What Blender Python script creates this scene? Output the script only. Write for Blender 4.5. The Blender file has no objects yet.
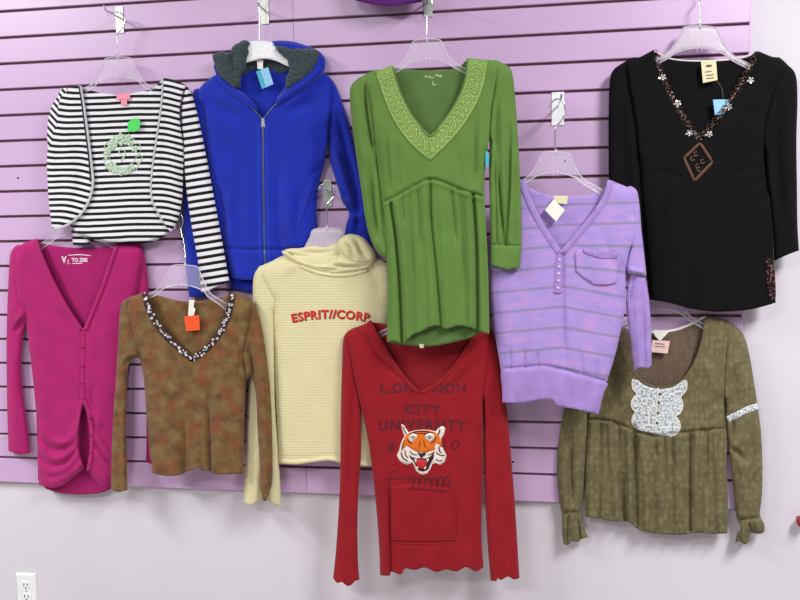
import bpy, bmesh, math, random
import numpy as np
from mathutils import Vector
from mathutils.geometry import delaunay_2d_cdt
random.seed(7); rng = np.random.RandomState(11)
SC = bpy.context.scene; COL = SC.collection
# ------------------------------------------------------------------ camera
CX, CD, CZ, YAW, PIT, ROL, FPX = 0.588, 2.035, 1.575, -0.1445, -0.0938, -0.0159, 720.0
def cam_axes():
    cy, sy, cp, sp, cr, sr = math.cos(YAW), math.sin(YAW), math.cos(PIT), math.sin(PIT), math.cos(ROL), math.sin(ROL)
    fw = np.array([sy*cp, cy*cp, sp]); r = np.array([cy, -sy, 0.0]); u = np.cross(r, fw)
    return r*cr+u*sr, -r*sr+u*cr, fw
CR, CU, CF = cam_axes(); CP = np.array([CX, -CD, CZ])
def W(px, py, d=0.0):
    """point(s) where a line of sight meets the plane at distance d in front of the panel"""
    px = np.asarray(px, float); py = np.asarray(py, float); d = np.asarray(d, float)
    D = CF*FPX + CR*(px[..., None]-400) - CU*(py[..., None]-300)
    t = (-d-CP[1])/D[..., 1]
    return CP + D*t[..., None]
cd = bpy.data.cameras.new('camera'); co = bpy.data.objects.new('camera', cd); COL.objects.link(co)
cd.sensor_width = 36; cd.lens = 36*FPX/800; cd.clip_start = 0.05
from mathutils import Matrix
M = Matrix(((CR[0], CU[0], -CF[0], CP[0]), (CR[1], CU[1], -CF[1], CP[1]), (CR[2], CU[2], -CF[2], CP[2]), (0, 0, 0, 1)))
co.matrix_world = M; SC.camera = co
# ------------------------------------------------------------------ materials
def lin(c):
    return tuple(((v/255)/12.92 if v/255 <= .04045 else ((v/255+.055)/1.055)**2.4) for v in c)+(1.0,)
class N:
    def __init__(s, name):
        s.m = bpy.data.materials.new(name); s.m.use_nodes = True; s.t = s.m.node_tree
        s.b = s.t.nodes['Principled BSDF']; s.uvn = s.t.nodes.new('ShaderNodeUVMap')
        s.uv = s.uvn.outputs[0]
    def n(s, kind, **kw):
        o = s.t.nodes.new(kind)
        for k, v in kw.items():
            if k.startswith('i_'):
                key = k[2:]; key = int(key) if key.isdigit() else key.replace('_', ' ')
                if hasattr(v, 'links') or isinstance(v, bpy.types.NodeSocket): s.t.links.new(v, o.inputs[key])
                else: o.inputs[key].default_value = v
            else: setattr(o, k, v)
        return o
    def noise(s, scale, detail=2, vec=None, stretch=None):
        v = vec or s.uv
        if stretch: v = s.n('ShaderNodeMapping', i_Vector=v, i_Scale=stretch).outputs[0]
        return s.n('ShaderNodeTexNoise', i_Vector=v, i_Scale=scale, i_Detail=detail).outputs[0]
    def ramp(s, fac, stops, interp='LINEAR'):
        r = s.n('ShaderNodeValToRGB', i_Fac=fac); e = r.color_ramp; e.interpolation = interp
        while len(e.elements) < len(stops): e.elements.new(.5)
        for q, (p, c) in zip(e.elements, stops): q.position = p; q.color = lin(c) if len(c) == 3 else c
        return r.outputs[0]
    def mix(s, f, a, b, mode='MIX'):
        o = s.n('ShaderNodeMix', data_type='RGBA', blend_type=mode)
        for i, v in ((0, f), (6, a), (7, b)):
            if isinstance(v, bpy.types.NodeSocket): s.t.links.new(v, o.inputs[i])
            else: o.inputs[i].default_value = v if i == 0 else (lin(v) if len(v) == 3 else v)
        return o.outputs[2]
    def math(s, op, a, b=0.0, c=0.0):
        o = s.n('ShaderNodeMath', operation=op)
        for i, v in ((0, a), (1, b), (2, c)):
            if isinstance(v, bpy.types.NodeSocket): s.t.links.new(v, o.inputs[i])
            else: o.inputs[i].default_value = v
        return o.outputs[0]
    def xy(s):
        o = s.n('ShaderNodeSeparateXYZ', i_Vector=s.uv); return o.outputs[0], o.outputs[1]
    def color(s, c):
        if isinstance(c, bpy.types.NodeSocket): s.t.links.new(c, s.b.inputs['Base Color'])
        else: s.b.inputs['Base Color'].default_value = lin(c)
    def bump(s, h, strength=.3, dist=.001):
        o = s.n('ShaderNodeBump', i_Strength=strength, i_Distance=dist, i_Height=h)
        s.t.links.new(o.outputs[0], s.b.inputs['Normal'])
    def set(s, rough=.8, spec=.3, metal=0, sheen=0, alpha=None):
        s.b.inputs['Roughness'].default_value = rough; s.b.inputs['Specular IOR Level'].default_value = spec
        s.b.inputs['Metallic'].default_value = metal; s.b.inputs['Sheen Weight'].default_value = sheen
        if sheen: s.b.inputs['Sheen Roughness'].default_value = .5
        if alpha is not None: s.b.inputs['Alpha'].default_value = alpha
        return s.m
# uv unit: 1 = one hundred image-sized units (about 29 cm of cloth)
def fabric(name, c, var=.05, grain=150, bump=.25, sheen=.15, rough=.85, stretch=(1, 1, 1)):
    k = N(name); lo = tuple(v*(1-var) for v in c); hi = tuple(min(255, v*(1+var)) for v in c)
    k.color(k.ramp(k.noise(4, 3), [(.3, lo), (.7, hi)]))
    k.bump(k.noise(grain, 2, stretch=stretch), bump, .0012); return k.set(rough, .2, sheen=sheen)
def plain(name, c, rough=.6, spec=.4, metal=0, alpha=None):
    k = N(name); k.color(k.ramp(k.noise(30, 2), [(.3, tuple(v*.96 for v in c)), (.7, tuple(min(255, v*1.03) for v in c))]))
    return k.set(rough, spec, metal, alpha=alpha)
def m_ribbed(name, c, per=1.3, var=.04, sheen=.1):
    k = N(name); u, v = k.xy(); lo = tuple(q*(1-var) for q in c); hi = tuple(min(255, q*(1+var)) for q in c)
    k.color(k.ramp(k.noise(5, 3), [(.3, lo), (.7, hi)]))
    k.bump(k.math('SINE', k.math('MULTIPLY', u, 628.3/per)), .35, .0008); return k.set(.85, .2, sheen=sheen)
def m_stripes(name, per, duty=.42, off=0.0, wav=.008):
    k = N(name); u, v = k.xy(); nz = k.noise(6, 2)
    vv = k.math('ADD', v, k.math('MULTIPLY', k.math('SUBTRACT', nz, .5), wav))
    f = k.math('FRACT', k.math('DIVIDE', k.math('ADD', vv, off/100), per/100))
    k.color(k.ramp(f, [(0, (20, 18, 24)), (duty-.04, (20, 18, 24)), (duty+.04, (236, 233, 238)), (.95, (236, 233, 238)), (1, (20, 18, 24))]))
    k.bump(k.noise(160, 2), .2, .001); return k.set(.85, .2, sheen=.1)
MAT = {}
MAT['magenta'] = m_ribbed('magenta_rib_jersey', (172, 30, 106))
MAT['magenta_in'] = m_ribbed('magenta_inside', (166, 26, 102))
MAT['blue'] = fabric('blue_velour', (20, 42, 168), .05, 180, .2, .25)
def m_fur():
    k = N('charcoal_sherpa_fur'); k.color(k.ramp(k.noise(60, 4), [(.3, (28, 40, 46)), (.7, (82, 96, 100))]))
    k.bump(k.noise(90, 4), .9, .004); return k.set(.95, .1, sheen=.3)
MAT['fur'] = m_fur()
def m_knit(name, c, sx=90, sy=110, pat=.05):
    k = N(name); u, v = k.xy()
    a = k.math('SINE', k.math('MULTIPLY', u, 628/1.6)); b = k.math('SINE', k.math('ADD', k.math('MULTIPLY', v, 628/2.6), k.math('MULTIPLY', a, .9)))
    k.color(k.mix(k.math('MULTIPLY_ADD', b, .25, .6), tuple(q*.95 for q in c), c))
    k.bump(k.math('ADD', b, k.math('MULTIPLY', k.noise(60, 3), 2.5)), .35, .0012); return k.set(.95, .12, sheen=.1)
MAT['cream'] = m_knit('cream_knit', (230, 220, 174))
def m_brown():
    k = N('mottled_brown_velour'); a = k.noise(9, 5); b = k.noise(5.5, 6, stretch=(1.3, 1, 1)); b2 = k.noise(5, 4, stretch=(1, 1.7, 1))
    c = k.ramp(a, [(.32, (94, 66, 38)), (.5, (116, 86, 50)), (.68, (128, 104, 64))])
    c = k.mix(k.ramp(b, [(.48, (0, 0, 0)), (.66, (215, 215, 215))]), c, (132, 68, 40))
    c = k.mix(k.ramp(b2, [(.56, (0, 0, 0)), (.70, (190, 190, 190))]), c, (116, 104, 60))
    k.color(c); k.bump(k.noise(150, 2), .3, .0012); return k.set(.8, .2, sheen=.2)
MAT['brown'] = m_brown()
MAT['red'] = m_ribbed('red_rib_jersey', (150, 20, 32), 1.1, .035)
MAT['red_in'] = m_ribbed('red_inside', (142, 24, 34), 1.1, .035)
MAT['green'] = fabric('green_crepe', (98, 132, 62), .035, 200, .25, .1)
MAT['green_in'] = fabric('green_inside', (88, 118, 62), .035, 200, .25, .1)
def m_embroid():
    k = N('green_embroidery'); v = k.n('ShaderNodeTexVoronoi', i_Vector=k.uv, i_Scale=38, feature='DISTANCE_TO_EDGE').outputs[0]
    nz = k.noise(55, 3); w = k.math('ABSOLUTE', k.math('SUBTRACT', nz, .5))
    f = k.ramp(w, [(0.0, (255, 255, 255)), (.05, (90, 90, 90)), (.09, (0, 0, 0))])
    k.color(k.mix(f, (110, 150, 66), (172, 198, 116))); k.bump(f, .6, .0015); return k.set(.8, .25)
MAT['embroid'] = m_embroid()
def m_violet():
    k = N('lavender_melange_knit'); u, v = k.xy()
    a = k.noise(6, 4, stretch=(1, .5, 1)); b = k.noise(8, 4, stretch=(1.2, .5, 3))
    c = k.ramp(a, [(.35, (166, 144, 212)), (.5, (174, 147, 214)), (.65, (190, 149, 211))])
    c = k.mix(k.ramp(b, [(.5, (0, 0, 0)), (.7, (130, 130, 130))]), c, (164, 154, 214))
    f = k.math('FRACT', v)
    s = k.ramp(f, [(0, (0, 0, 0)), (.02, (0, 0, 0)), (.06, (200, 200, 200)), (.15, (200, 200, 200)), (.20, (0, 0, 0)), (1, (0, 0, 0))])
    k.color(k.mix(s, c, (126, 128, 140))); k.bump(k.noise(120, 2, stretch=(3, .6, 1)), .3, .001); return k.set(.95, .1, sheen=.1)
MAT['violet'] = m_violet()
def m_violet_rib(name, c):
    k = N(name); u, v = k.xy(); k.color(k.ramp(k.noise(6, 3), [(.35, tuple(q*.95 for q in c)), (.65, tuple(min(255, q*1.04) for q in c))]))
    k.bump(k.math('SINE', k.math('MULTIPLY', u, 628/1.8)), .5, .0012); return k.set(.95, .1, sheen=.1)
MAT['violet_rib'] = m_violet_rib('lavender_rib', (172, 142, 210))
MAT['black'] = fabric('black_crepe', (8, 7, 9), .1, 200, .3, 0, .9)
def m_blackprint():
    k = N('black_flower_mesh'); f = k.ramp(k.noise(30, 3), [(.52, (0, 0, 0)), (.6, (255, 255, 255))])
    k.color(k.mix(f, (22, 16, 20), (120, 78, 76))); return k.set(.9, .2)
MAT['black_print'] = m_blackprint()
def m_olive(name, lo, hi, dot, alpha):
    k = N(name); vo = k.n('ShaderNodeTexVoronoi', i_Vector=k.n('ShaderNodeMapping', i_Vector=k.uv, i_Scale=(1.25, .9, 1)).outputs[0], i_Scale=16, i_Randomness=.6).outputs[0]
    wb = k.noise(50, 2); d = k.math('ADD', vo, k.math('MULTIPLY', k.math('SUBTRACT', wb, .5), .4))
    f = k.ramp(d, [(.30, (150, 150, 150)), (.52, (0, 0, 0))])
    base = k.ramp(k.noise(6, 3), [(.35, lo), (.65, hi)]); k.color(k.mix(f, base, dot))
    k.bump(k.noise(180, 2), .2, .001); return k.set(.85, .2, sheen=.1, alpha=alpha)
MAT['olive'] = m_olive('olive_dotted_chiffon', (102, 93, 64), (116, 106, 74), (152, 143, 106), .94)
MAT['olive_in'] = m_olive('olive_chiffon_single_layer', (112, 92, 76), (122, 102, 84), (146, 126, 104), .72)
def m_lace():
    k = N('white_lace'); f = k.ramp(k.noise(42, 4), [(.36, (0, 0, 0)), (.56, (255, 255, 255))])
    k.color(k.mix(f, (150, 152, 146), (228, 234, 238))); k.bump(f, .7, .002); return k.set(.8, .3)
MAT['lace'] = m_lace()
MAT['clear'] = plain('clear_plastic', (232, 222, 236), .12, .6, alpha=.16)
MAT['clear_rim'] = plain('clear_plastic_rib', (240, 234, 243), .2, .6, alpha=.55)
MAT['frost'] = plain('frosted_plastic', (226, 214, 228), .3, .5, alpha=.62)
MAT['white_plastic'] = plain('white_plastic', (244, 244, 246), .35, .5)
MAT['chrome'] = plain('chrome', (226, 226, 230), .18, .5, .9)
MAT['steel'] = plain('zinc_steel', (196, 200, 192), .35, .5, .55)
MAT['silver'] = plain('silver_sequin', (225, 222, 226), .3, .7, .4)
MAT['darkbrown'] = fabric('dark_brown_tape', (62, 38, 36), .2)
MAT['bronze'] = plain('bronze_bead', (128, 92, 64), .35, .6, .3)
MAT['copper_dark'] = plain('dark_copper_bead', (62, 42, 34), .4, .5, .2)
MAT['tag_white'] = plain('white_card', (240, 238, 228), .6)
MAT['tag_cream'] = plain('cream_label', (226, 220, 178), .7)
MAT['tag_orange'] = plain('orange_card', (246, 88, 34), .6)
MAT['tag_green'] = plain('bright_green_card', (72, 218, 92), .6)
MAT['tag_blue'] = plain('light_blue_card', (150, 206, 240), .6)
MAT['tag_teal'] = plain('teal_card_band', (70, 180, 206), .6)
MAT['tag_pink'] = plain('pale_pink_card', (246, 206, 200), .6)
MAT['lbl_pink'] = plain('pink_label', (246, 150, 172), .7)
MAT['ink_white'] = plain('white_ink', (240, 214, 230), .7)
MAT['ink_green'] = plain('pale_green_ink', (200, 216, 150), .7)
MAT['ink_mint'] = plain('mint_ink', (198, 222, 192), .8)
MAT['ink_red'] = plain('red_ink', (206, 46, 44), .8)
MAT['ink_redshade'] = plain('dark_red_ink', (120, 60, 50), .8)
MAT['ink_navy'] = plain('faded_navy_ink', (90, 22, 38), .85)
MAT['ink_grey'] = plain('grey_ink', (110, 100, 90), .8)
MAT['orange'] = plain('orange_ink', (226, 112, 22), .8)
MAT['tiger_white'] = plain('tiger_white_ink', (238, 222, 212), .8)
MAT['tiger_black'] = plain('tiger_black_ink', (52, 24, 26), .8)
MAT['tiger_red'] = plain('tiger_red_ink', (196, 40, 52), .8)
MAT['tiger_blue'] = plain('tiger_grey_ink', (96, 112, 130), .8)
MAT['stitch_blue'] = fabric('pale_blue_stitching', (26, 52, 180), .1)
MAT['zip'] = plain('zip_teeth', (96, 104, 128), .4, .5, .4)
MAT['piping'] = fabric('grey_white_piping', (196, 194, 200), .05)
MAT['piping_dark'] = fabric('dark_piping', (40, 38, 46), .05)
MAT['binding'] = fabric('white_binding', (228, 224, 214), .05)
MAT['purple_dark'] = fabric('dark_purple_cloth', (92, 34, 112), .1)
MAT['button_m'] = plain('magenta_button', (140, 14, 84), .4)
MAT['button_v'] = plain('lavender_button', (206, 184, 222), .4)
MAT['button_d'] = plain('brown_button', (96, 78, 62), .4)
MAT['red_paint'] = plain('red_enamel', (150, 40, 40), .3)
MAT['hole'] = plain('dark_hole', (30, 22, 28), .8)
def m_laminate():
    k = N('lilac_laminate'); tc = k.n('ShaderNodeTexCoord').outputs['Object']
    k.color(k.ramp(k.noise(1.2, 2, vec=tc), [(.3, (204, 168, 209)), (.7, (210, 176, 214))]))
    k.bump(k.noise(180, 2, vec=tc), .12, .0006); k.set(.40, .6); k.b.inputs['Coat Weight'].default_value = .3; k.b.inputs['Coat Roughness'].default_value = .35
    return k.m
def m_core():
    k = N('groove_fibreboard'); tc = k.n('ShaderNodeTexCoord').outputs['Object']
    k.color(k.ramp(k.noise(60, 3, vec=tc), [(.3, (112, 84, 86)), (.7, (138, 108, 102))])); return k.set(.9, .2)
def m_wall():
    k = N('painted_wall'); tc = k.n('ShaderNodeTexCoord').outputs['Object']
    k.color(k.ramp(k.noise(1.5, 3, vec=tc), [(.3, (218, 212, 220)), (.7, (224, 218, 226))]))
    k.bump(k.noise(120, 3, vec=tc), .15, .001); return k.set(.7, .3)
def m_floor():
    k = N('vinyl_floor'); tc = k.n('ShaderNodeTexCoord').outputs['Object']
    k.color(k.ramp(k.noise(8, 3, vec=tc), [(.3, (150, 142, 140)), (.7, (168, 160, 156))])); return k.set(.5, .3)
MAT['lam'], MAT['core'], MAT['wall'], MAT['floor'] = m_laminate(), m_core(), m_wall(), m_floor()
# ------------------------------------------------------------------ object helpers
def thing(name, label, cat, loc, group=None):
    o = bpy.data.objects.new(name, None); COL.objects.link(o); o.location = loc; o.empty_display_size = .05
    o['label'] = label; o['category'] = cat
    if group: o['group'] = group
    return o
def origin(o):
    v = np.zeros(3)
    while o is not None: v += np.array(o.location); o = o.parent
    return v
def mesh_obj(name, verts, faces, mat, parent=None, uvs=None, smooth=None, label=None, kind=None):
    me = bpy.data.meshes.new(name); verts = np.asarray(verts, float)
    if parent is not None: verts = verts-origin(parent)
    me.from_pydata([tuple(v) for v in verts], [], [tuple(f) for f in faces])
    lay = me.uv_layers.new(name='UVMap')
    li = np.empty(len(me.loops), int); me.loops.foreach_get('vertex_index', li)
    if uvs is None: uvs = np.stack([verts[:, 0]*3.4, verts[:, 2]*3.4], 1)
    lay.data.foreach_set('uv', np.asarray(uvs, float)[li].ravel())
    bm = bmesh.new(); bm.from_mesh(me); bmesh.ops.recalc_face_normals(bm, faces=bm.faces); bm.to_mesh(me); bm.free()
    sm = np.ones(len(me.polygons), bool) if smooth is None else np.asarray(smooth, bool)
    me.polygons.foreach_set('use_smooth', sm)
    me.materials.append(mat)
    o = bpy.data.objects.new(name, me); COL.objects.link(o)
    if parent is not None: o.parent = parent
    if label: o['label'] = label
    if kind: o['kind'] = kind
    return o
def box_geo(x0, x1, y0, y1, z0, z1, b=0.0):
    v = [(x, y, z) for x in (x0, x1) for y in (y0, y1) for z in (z0, z1)]
    f = [(0, 1, 3, 2), (4, 6, 7, 5), (0, 4, 5, 1), (2, 3, 7, 6), (0, 2, 6, 4), (1, 5, 7, 3)]
    return v, f
class Geo:
    def __init__(s): s.v = []; s.f = []
    def add(s, v, f):
        b = len(s.v); s.v += [tuple(p) for p in v]; s.f += [tuple(i+b for i in q) for q in f]; return s
    def box(s, *a): return s.add(*box_geo(*a))
    def obj(s, name, mat, parent=None, smooth=True, **k):
        return mesh_obj(name, s.v, s.f, mat, parent, smooth=[smooth]*len(s.f), **k)
def tube_geo(P, r, n=8, flat=1.0):
    P = np.asarray(P, float); m = len(P); V = []; Fc = []
    T = np.gradient(P, axis=0); T /= np.linalg.norm(T, axis=1)[:, None]+1e-12
    up = np.array([0, -1.0, 0])
    if abs(T[0]@up) > .9: up = np.array([0, 0, 1.0])
    a = np.cross(T[0], up); a /= np.linalg.norm(a)
    rr = r if hasattr(r, '__len__') else [r]*m
    for i in range(m):
        a = a-T[i]*(a@T[i]); a /= np.linalg.norm(a); b = np.cross(T[i], a)
        for k in range(n):
            t = 2*math.pi*k/n; V.append(P[i]+rr[i]*(math.cos(t)*a+math.sin(t)*b*flat))
    for i in range(m-1):
        for k in range(n): Fc.append((i*n+k, i*n+(k+1) % n, (i+1)*n+(k+1) % n, (i+1)*n+k))
    Fc.append(tuple(range(n))); Fc.append(tuple((m-1)*n+k for k in range(n)))
    return V, Fc
def crom(pts, step=2.0, closed=False, corners=()):
    """Catmull-Rom through pts; returns points and the source segment of each"""
    P = np.array([(p[0], p[1]) for p in pts], float); n = len(P); out = []; seg = []
    rngs = range(n if closed else n-1)
    for i in rngs:
        p1, p2 = P[i], P[(i+1) % n]
        p0 = P[(i-1) % n] if (closed or i > 0) else 2*p1-p2
        p3 = P[(i+2) % n] if (closed or i+2 < n) else 2*p2-p1
        if i in corners: p0 = 2*p1-p2
        if (i+1) % n in corners: p3 = 2*p2-p1
        L = np.linalg.norm(p2-p1); k = max(1, int(round(L/step)))
        for j in range(k):
            t = j/k
            q = .5*((2*p1)+(-p0+p2)*t+(2*p0-5*p1+4*p2-p3)*t*t+(-p0+3*p1-3*p2+p3)*t**3)
            out.append(q); seg.append(i)
    if not closed: out.append(P[-1]); seg.append(n-2)
    return np.array(out), np.array(seg)
def seg_dist(P, A, B):
    """distance of points P to polyline segments A-B; returns min distance and t along (0..1 over all)"""
    d = B-A; L = (d**2).sum(1)+1e-9
    w = P[:, None, :]-A[None]; t = np.clip((w*d[None]).sum(2)/L[None], 0, 1)
    q = w-d[None]*t[..., None]; D = np.sqrt((q**2).sum(2)); k = D.argmin(1); r = np.arange(len(P))
    ln = np.sqrt(L); cum = np.concatenate([[0], np.cumsum(ln)]); al = (cum[k]+t[r, k]*ln[k])/cum[-1]
    side = d[k, 0]*w[r, k, 1]-d[k, 1]*w[r, k, 0]
    return D[r, k], al, np.sign(side)
def inside(P, poly):
    x, y = P[:, 0], P[:, 1]; res = np.zeros(len(P), bool); n = len(poly)
    for i in range(n):
        x1, y1 = poly[i]; x2, y2 = poly[(i+1) % n]
        if y1 == y2: continue
        c = ((y1 > y) != (y2 > y)) & (x < (x2-x1)*(y-y1)/(y2-y1)+x1); res ^= c
    return res
FOLD = 1.9
def fold_h(P, folds):
    h = np.zeros(len(P))
    for f in folds:
        pts, w, amp = f[0], f[1], f[2]; mode = f[3] if len(f) > 3 else ''
        q, _ = crom(pts, 4.0); D, al, sd = seg_dist(P, q[:-1], q[1:])
        a0 = 1.0 if 'a' in mode else 0.0; a1 = 1.0 if 'z' in mode else 0.0
        tp = np.minimum(1, a0+al*3.5)*np.minimum(1, a1+(1-al)*3.5)
        if 'l' in mode or 'r' in mode:      # layered edge: full height at the line, fading away on one side
            s = sd if 'l' in mode else -sd
            g = np.where(s > 0, np.exp(-(D/w)**1.5), np.exp(-(D/1.0)**2)*.5)
        else: g = np.exp(-(D/w)**2)
        h += FOLD*amp*.001*tp*g
    return h
def shell(name, parent, mat, outline, d=0.0, T=.013, R=13.0, folds=(), drape=(), t=.0022, pillow=False, uv=None,
          res=2.2, base=None, label=None, kind=None, fn=None, flat_side=None, wr=.0007, wrs=1.0, smooth_closed=True, mult=None):
    """a cloth piece traced by its outline: rounded at the silhouette, folded, with real thickness.
    outline points: (x, y, flags) c = corner, h = cut edge starts here, s = seam starts here"""
    fl = [(p[2] if len(p) > 2 else '') for p in outline]
    corners = [i for i, f in enumerate(fl) if 'c' in f]
    if name == 'back_panel':
        st = 'o'; cc = []
        for i, f in enumerate(fl):
            st0 = st; st = 'h' if 'h' in f else ('o' if 'o' in f else st)
            if st == 'o' or st0 == 'o' or i == 0: cc.append(i)
        corners = cc+[(i+1) % len(fl) for i in cc if False]
    Bp, seg = crom(outline, res, True, corners); n = len(Bp)
    kind_of = []; cur = ''
    flag = [('h' if 'h' in f else 's' if 's' in f else 'o' if 'o' in f else None) for f in fl]
    last = next((x for x in reversed(flag) if x), 'o'); state = []
    for x in flag:
        last = x or last; state.append(last)
    sk = np.array([state[i] for i in seg])
    if pillow and (sk == 's').any():      # the sleeve head runs in under the body piece
        Tn = np.roll(Bp, -1, axis=0)-np.roll(Bp, 1, axis=0); Tn /= np.linalg.norm(Tn, axis=1)[:, None]+1e-9
        Nn = np.stack([Tn[:, 1], -Tn[:, 0]], 1); area = .5*np.sum(Bp[:, 0]*np.roll(Bp[:, 1], -1)-np.roll(Bp[:, 0], -1)*Bp[:, 1])
        if area < 0: Nn = -Nn
        wt = (sk == 's').astype(float); acc = wt.copy()
        for k in (1, 2): acc += .5*(np.roll(wt, k)+np.roll(wt, -k))
        Bp = Bp+Nn*(2.6*np.where(sk == 's', np.clip(acc/3, 0, 1), 0))[:, None]
    mn, mx = Bp.min(0), Bp.max(0); row = 0; G = []
    y = mn[1]+res*.5
    while y < mx[1]:
        xs = np.arange(mn[0]+(res*.5 if row % 2 else 0), mx[0], res)
        G.append(np.stack([xs, np.full_like(xs, y)], 1)); y += res*.87; row += 1
    G = np.concatenate(G) if G else np.zeros((0, 2))
    G = G[inside(G, Bp)] if len(G) else G
    A = Bp; B = np.roll(Bp, -1, axis=0)
    if len(G):
        D0, _, _ = seg_dist(G, A, B); G = G[D0 > res*.55]
        ex = []
        for f in folds:
            if f[1] < 2.7 and abs(f[2]) > 1.4:
                q, _ = crom(f[0], 2.2); tn = np.gradient(q, axis=0); tn /= np.linalg.norm(tn, axis=1)[:, None]+1e-9; nn = np.stack([-tn[:, 1], tn[:, 0]], 1)
                if len(G): D1, _, _ = seg_dist(G, q[:-1], q[1:]); G = G[D1 > 1.5*f[1]+.6]
                for o_ in (0, .7, -.7, 1.4, -1.4): ex.append(q+nn*o_*f[1])
        if ex:
            ex = np.concatenate(ex); ex = ex[inside(ex, Bp)]
            if len(ex):
                D2, _, _ = seg_dist(ex, A, B); ex = ex[D2 > res*.4]; key = {}
                for p in ex: key.setdefault((round(p[0]/1.0), round(p[1]/1.0)), p)
                G = np.concatenate([G, np.array(list(key.values())).reshape(-1, 2)])
    P = np.concatenate([Bp, G]) if len(G) else Bp
    r = delaunay_2d_cdt([Vector(p) for p in P], [(i, (i+1) % n) for i in range(n)], [], 1, 1e-5)
    V2 = np.array([tuple(v) for v in r[0]]); tris = [tuple(f) for f in r[2]]
    def H(Q):
        Q = np.asarray(Q, float)
        def dist(mask, big=1e3):
            return seg_dist(Q, A[mask], B[mask])[0] if mask.any() else np.full(len(Q), big)
        so = dist(sk == 'o'); ss = dist(sk == 's')
        pr = np.sqrt(np.clip(1-(1-np.minimum(so/(R*.75), 1))**2, 0, 1))
        ps = np.sqrt(np.clip(1-(1-np.minimum(ss/(7.0 if pillow else 3.0), 1))**2, 0, 1))
        h = T*pr*((.4+.6*ps) if pillow else (.8+.2*ps))
        f = fold_h(Q, folds)*(mult or 1)
        for (amp, lam, ph, y0, y1) in drape:
            g = np.clip((Q[:, 1]-y0)/(y1-y0), 0, 1)
            f = f+amp*.001*g*np.sin(2*math.pi*Q[:, 0]/lam+ph+.5*np.sin(Q[:, 1]/31+ph))
        if wr:
            x, yy = Q[:, 0]*wrs, Q[:, 1]*wrs
            f = f+wr*(np.sin(x/6.3+yy/23+1)*np.sin(yy/17-x/29)+.7*np.sin(x/3.9-yy/11+2)*np.sin(yy/9.7+x/15)+.8*np.sin(x/11+yy/41+3))
        if fn is not None: f = f+fn(Q)
        b = (base(Q) if base is not None else d)
        return b+t+np.maximum(h+f*np.minimum(1, .15+np.minimum(so, 1e3)/4.0), .0002)
    Fh = H(V2)
    if pillow: Bh = np.full(len(V2), 0.0)+(base(V2) if base is not None else d)
    else: Bh = Fh-t
    FV = W(V2[:, 0], V2[:, 1], Fh); BV = W(V2[:, 0], V2[:, 1], Bh); m = len(V2)
    # boundary edges from the triangles
    cnt = {}
    for f in tris:
        for i in range(3):
            e = (f[i], f[(i+1) % 3]); cnt[e] = 1
    bd = [e for e in cnt if (e[1], e[0]) not in cnt]
    faces = [f for f in tris]+[tuple(i+m for i in reversed(f)) for f in tris]+[(e[1], e[0], e[0]+m, e[1]+m) for e in bd]
    UV = (uv(V2) if uv is not None else V2)/100.0; UV = np.stack([UV[:, 0], -UV[:, 1]], 1) if uv is None else UV
    UV = np.concatenate([UV, UV])
    sm = [True]*(2*len(tris))+[False]*len(bd)
    o = mesh_obj(name, np.concatenate([FV, BV]), faces, mat, parent, UV, sm, label, kind)
    o['_'] = 0; del o['_']
    return H
def ribbon(name, parent, mat, pts, width, H, T=.0015, off=.0006, label=None, step=2.0, wfn=None, n=7, taper=False):
    q, _ = crom(pts, step); m = len(q); Tn = np.gradient(q, axis=0); Tn /= np.linalg.norm(Tn, axis=1)[:, None]+1e-9
    Nn = np.stack([-Tn[:, 1], Tn[:, 0]], 1); V = []; U = []; Fc = []
    s = np.concatenate([[0], np.cumsum(np.linalg.norm(np.diff(q, axis=0), axis=1))])
    for layer in (1, 0):
        for k in range(n):
            a = (k/(n-1)-.5); w = width if wfn is None else wfn(s/s[-1])
            ww = np.asarray(w)*np.ones(m); Q = q+Nn*(a*ww)[:, None]
            h = H(Q)+(off+layer*T*math.sqrt(max(0, 1-(2*a)**2))*1.0 if layer else 0)
            V.append(W(Q[:, 0], Q[:, 1], h)); U.append(np.stack([a*ww/100, s/100], 1))
    V = np.concatenate(V); U = np.concatenate(U); top = lambda k, i: k*m+i; bot = lambda k, i: (n+k)*m+i
    for k in range(n-1):
        for i in range(m-1):
            Fc.append((top(k, i), top(k+1, i), top(k+1, i+1), top(k, i+1))); Fc.append((bot(k, i), bot(k, i+1), bot(k+1, i+1), bot(k+1, i)))
    for i in range(m-1):
        Fc.append((top(0, i), top(0, i+1), bot(0, i+1), bot(0, i))); Fc.append((top(n-1, i+1), top(n-1, i), bot(n-1, i), bot(n-1, i+1)))
    for k in range(n-1):
        Fc.append((top(k, 0), bot(k, 0), bot(k+1, 0), top(k+1, 0))); Fc.append((top(k+1, m-1), bot(k+1, m-1), bot(k, m-1), top(k, m-1)))
    return mesh_obj(name, V, Fc, mat, parent, U, None, label)
def card(name, parent, mat, pts, depth, t=.0008, label=None, tilt=(0, 0)):
    """a flat card cut to an outline; tilt = depth change per unit in x and y"""
    P = np.array(pts, float); c = P.mean(0)
    dd = depth+(P[:, 0]-c[0])*tilt[0]*.003+(P[:, 1]-c[1])*tilt[1]*.003
    F = W(P[:, 0], P[:, 1], dd+t); B = W(P[:, 0], P[:, 1], dd); n = len(P)
    fc = [tuple(range(n)), tuple(range(2*n-1, n-1, -1))]+[(i, (i+1) % n, n+(i+1) % n, n+i) for i in range(n)]
    return mesh_obj(name, np.concatenate([F, B]), fc, mat, parent, None, [False]*len(fc), label)
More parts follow.
